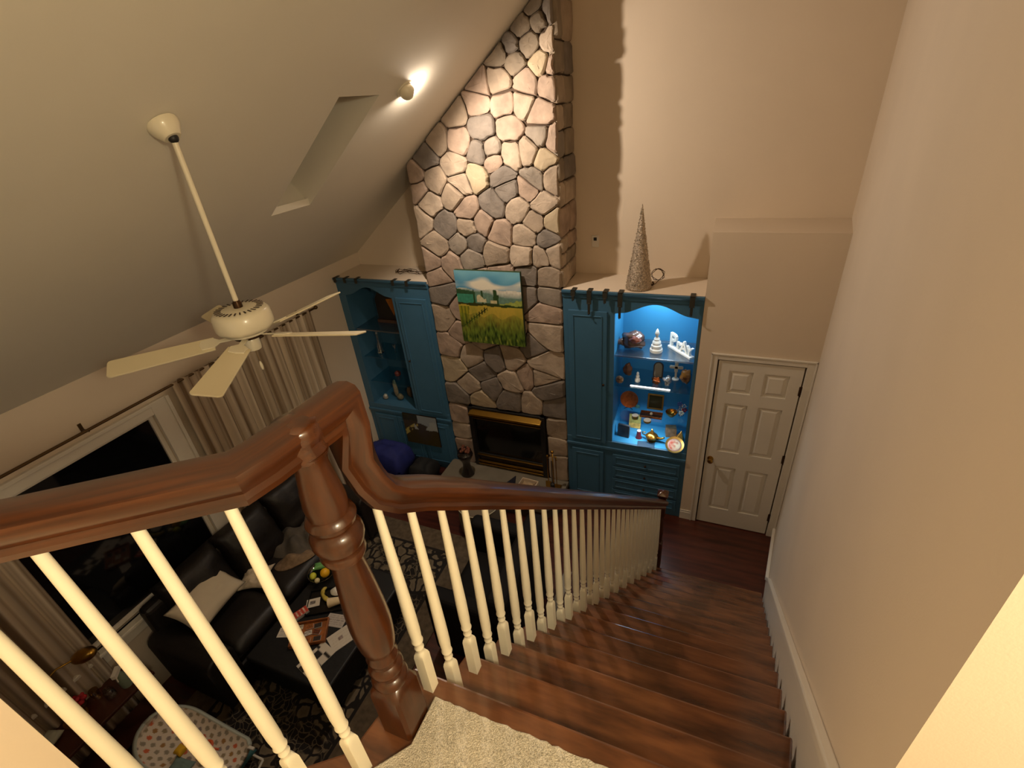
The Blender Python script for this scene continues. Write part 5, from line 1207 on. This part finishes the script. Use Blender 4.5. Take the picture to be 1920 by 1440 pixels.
one('gold_pyramid', MB().add([(-0.235, 4.56, zD), (-0.135, 4.56, zD), (-0.135, 4.46, zD), (-0.235, 4.46, zD), (-0.165, 4.52, zD+0.13)], [(0, 1, 4), (1, 2, 4), (2, 3, 4), (3, 0, 4), (3, 2, 1, 0)]), M_gold, 'small gold pyramid at the right of the niche floor', 'ornament', bevel=0.002)
def plate_col(u, v):
    r_ = math.hypot(u-0.5, v-0.5)*2
    if r_ > 0.86: return C_(170, 130, 120)
    return mix(C_(176, 70, 50), C_(226, 216, 190), 0.5+(u-0.45)*1.6+0.9*nz(u*5, v*5, 4))
DP = one('decorated_plate', MB().lathe([(0.001, -0.003), (0.07, -0.003), (0.092, 0.010), (0.094, 0.014), (0.072, 0.004), (0.001, 0.002)], M=T(-0.215, 4.355, zD+0.045) @ RX(30), seg=32), M_gold, 'round decorated red and cream plate at the front right of the niche floor', 'plate', smooth=40)
mbp = MB(); cl_ = []
Mp = T(-0.215, 4.355, zD+0.045) @ RX(30)
for j in range(0, 9):
    for i in range(0, 33):
        r_ = 0.071*j/8; a = 2*PI*i/32; mbp.v.append(Mp @ Vector((r_*math.cos(a), r_*math.sin(a), 0.0046))); cl_.append(plate_col(0.5+0.5*j/8*math.cos(a), 0.5+0.5*j/8*math.sin(a)))
mbp.f = [(j*33+i, j*33+i+1, (j+1)*33+i+1, (j+1)*33+i) for j in range(8) for i in range(32)]
obj('plate_painting', mbp, vmat('painted_plate', 0.3, coat=0.5), DP, colors=cl_)

# ------------------------------------------------------------------ things in the unlit cabinet
zE, zG, zH = 1.971, 1.581, 0.901
CK = thing('mantel_clock', 'dark wooden case with an amber triangle on the top shelf of the left cabinet', 'clock', (-3.66, 4.58, zE))
obj('clock_case', MB().prism([(-0.19, 0), (0.19, 0), (0.19, 0.30), (0.12, 0.42), (-0.12, 0.42), (-0.19, 0.30)], 0, 0.10, 'y').xf(T(-3.66, 4.56, zE)), mat('dark_case_wood', s2l((34, 26, 18)), 0.4, var=0.2), CK, bevel=0.004)
obj('clock_face', MB().prism([(0.04, 0.10), (0.13, 0.33), (-0.04, 0.31)], -0.008, 0.0, 'y').xf(T(-3.64, 4.56, zE)), mat('amber_face', s2l((176, 110, 30)), 0.3, metal=0.4), CK)
obj('clock_plinth', MB().box((-0.20, -0.02, 0), (0.20, 0.11, 0.04), T(-3.66, 4.56, zE)), mat('brown_plinth', s2l((84, 60, 48)), 0.4), CK, bevel=0.003)
DC = thing('decanter', 'slim silver and glass decanter on the second shelf of the left cabinet', 'decanter', (-3.88, 4.48, zG))
obj('decanter_body', MB().lathe([(0.04, 0), (0.042, 0.01), (0.034, 0.05), (0.036, 0.10), (0.016, 0.15), (0.013, 0.22), (0.02, 0.24)], c=(-3.88, 4.48, zG), seg=20), M_gl2, DC, smooth=40)
obj('decanter_base', MB().lathe([(0.046, 0.0), (0.048, 0.012), (0.040, 0.02)], c=(-3.88, 4.48, zG), seg=20), mat('polished_silver', s2l((220, 214, 200)), 0.12, metal=1.0), DC, smooth=40)
obj('stopper', MB().ball((-3.88, 4.48, zG+0.265), (0.02, 0.02, 0.028), 14, 8), M_gl2, DC, smooth=True)
one('small_glass', MB().lathe([(0.02, 0), (0.004, 0.01), (0.004, 0.05), (0.022, 0.08), (0.024, 0.11)], c=(-3.68, 4.52, zG), seg=16), M_gl2, 'small stemmed glass right of the decanter in the left cabinet', 'glass', smooth=40)
one('blue_glass_vase', MB().lathe([(0.05, 0), (0.055, 0.01), (0.07, 0.10), (0.05, 0.20), (0.06, 0.25), (0.056, 0.25)], c=(-3.53, 4.60, 1.221), seg=24), mat('cobalt_glass', s2l((16, 70, 150)), 0.1, coat=1.0), 'deep blue glass vase on the third shelf of the left cabinet', 'vase', smooth=True)
one('red_trinket_box', MB().lathe([(0.035, 0), (0.04, 0.005), (0.04, 0.04), (0.02, 0.06), (0.001, 0.065)], c=(-3.75, 4.55, 1.221), seg=18), mat('muted_red', s2l((110, 50, 44)), 0.5), 'small muted red round box left of the blue vase', 'box', smooth=40)
obj_rc = random.Random(12)
for k, (x, y, lab, c, h, r) in enumerate((
    (-3.93, 4.42, 'white rounded trinket at the front left of the left cabinet niche floor', (170, 164, 150), 0.035, 0.028),
    (-3.80, 4.50, 'pale figurine, tallest on the left cabinet niche floor', (150, 134, 110), 0.12, 0.026),
    (-3.72, 4.46, 'low beige trinket beside the tallest figurine of the left cabinet', (130, 116, 90), 0.04, 0.035),
    (-3.62, 4.55, 'brown trinket in the middle of the left cabinet niche floor', (100, 78, 56), 0.07, 0.03),
    (-3.53, 4.50, 'black upright trinket right of the middle in the left cabinet', (24, 22, 22), 0.08, 0.018),
    (-3.46, 4.55, 'reddish trinket at the right end of the left cabinet niche floor', (120, 76, 60), 0.06, 0.028))):
    one('trinket', rock((x, y, zH+h*1.1), (r*1.3, r, h*1.2), 50+k, 14, 0.3), mat('trinket_glaze_%s' % 'abcdef'[k], s2l(c), 0.35, var=0.2, vscale=30), lab, 'trinket', smooth=True)
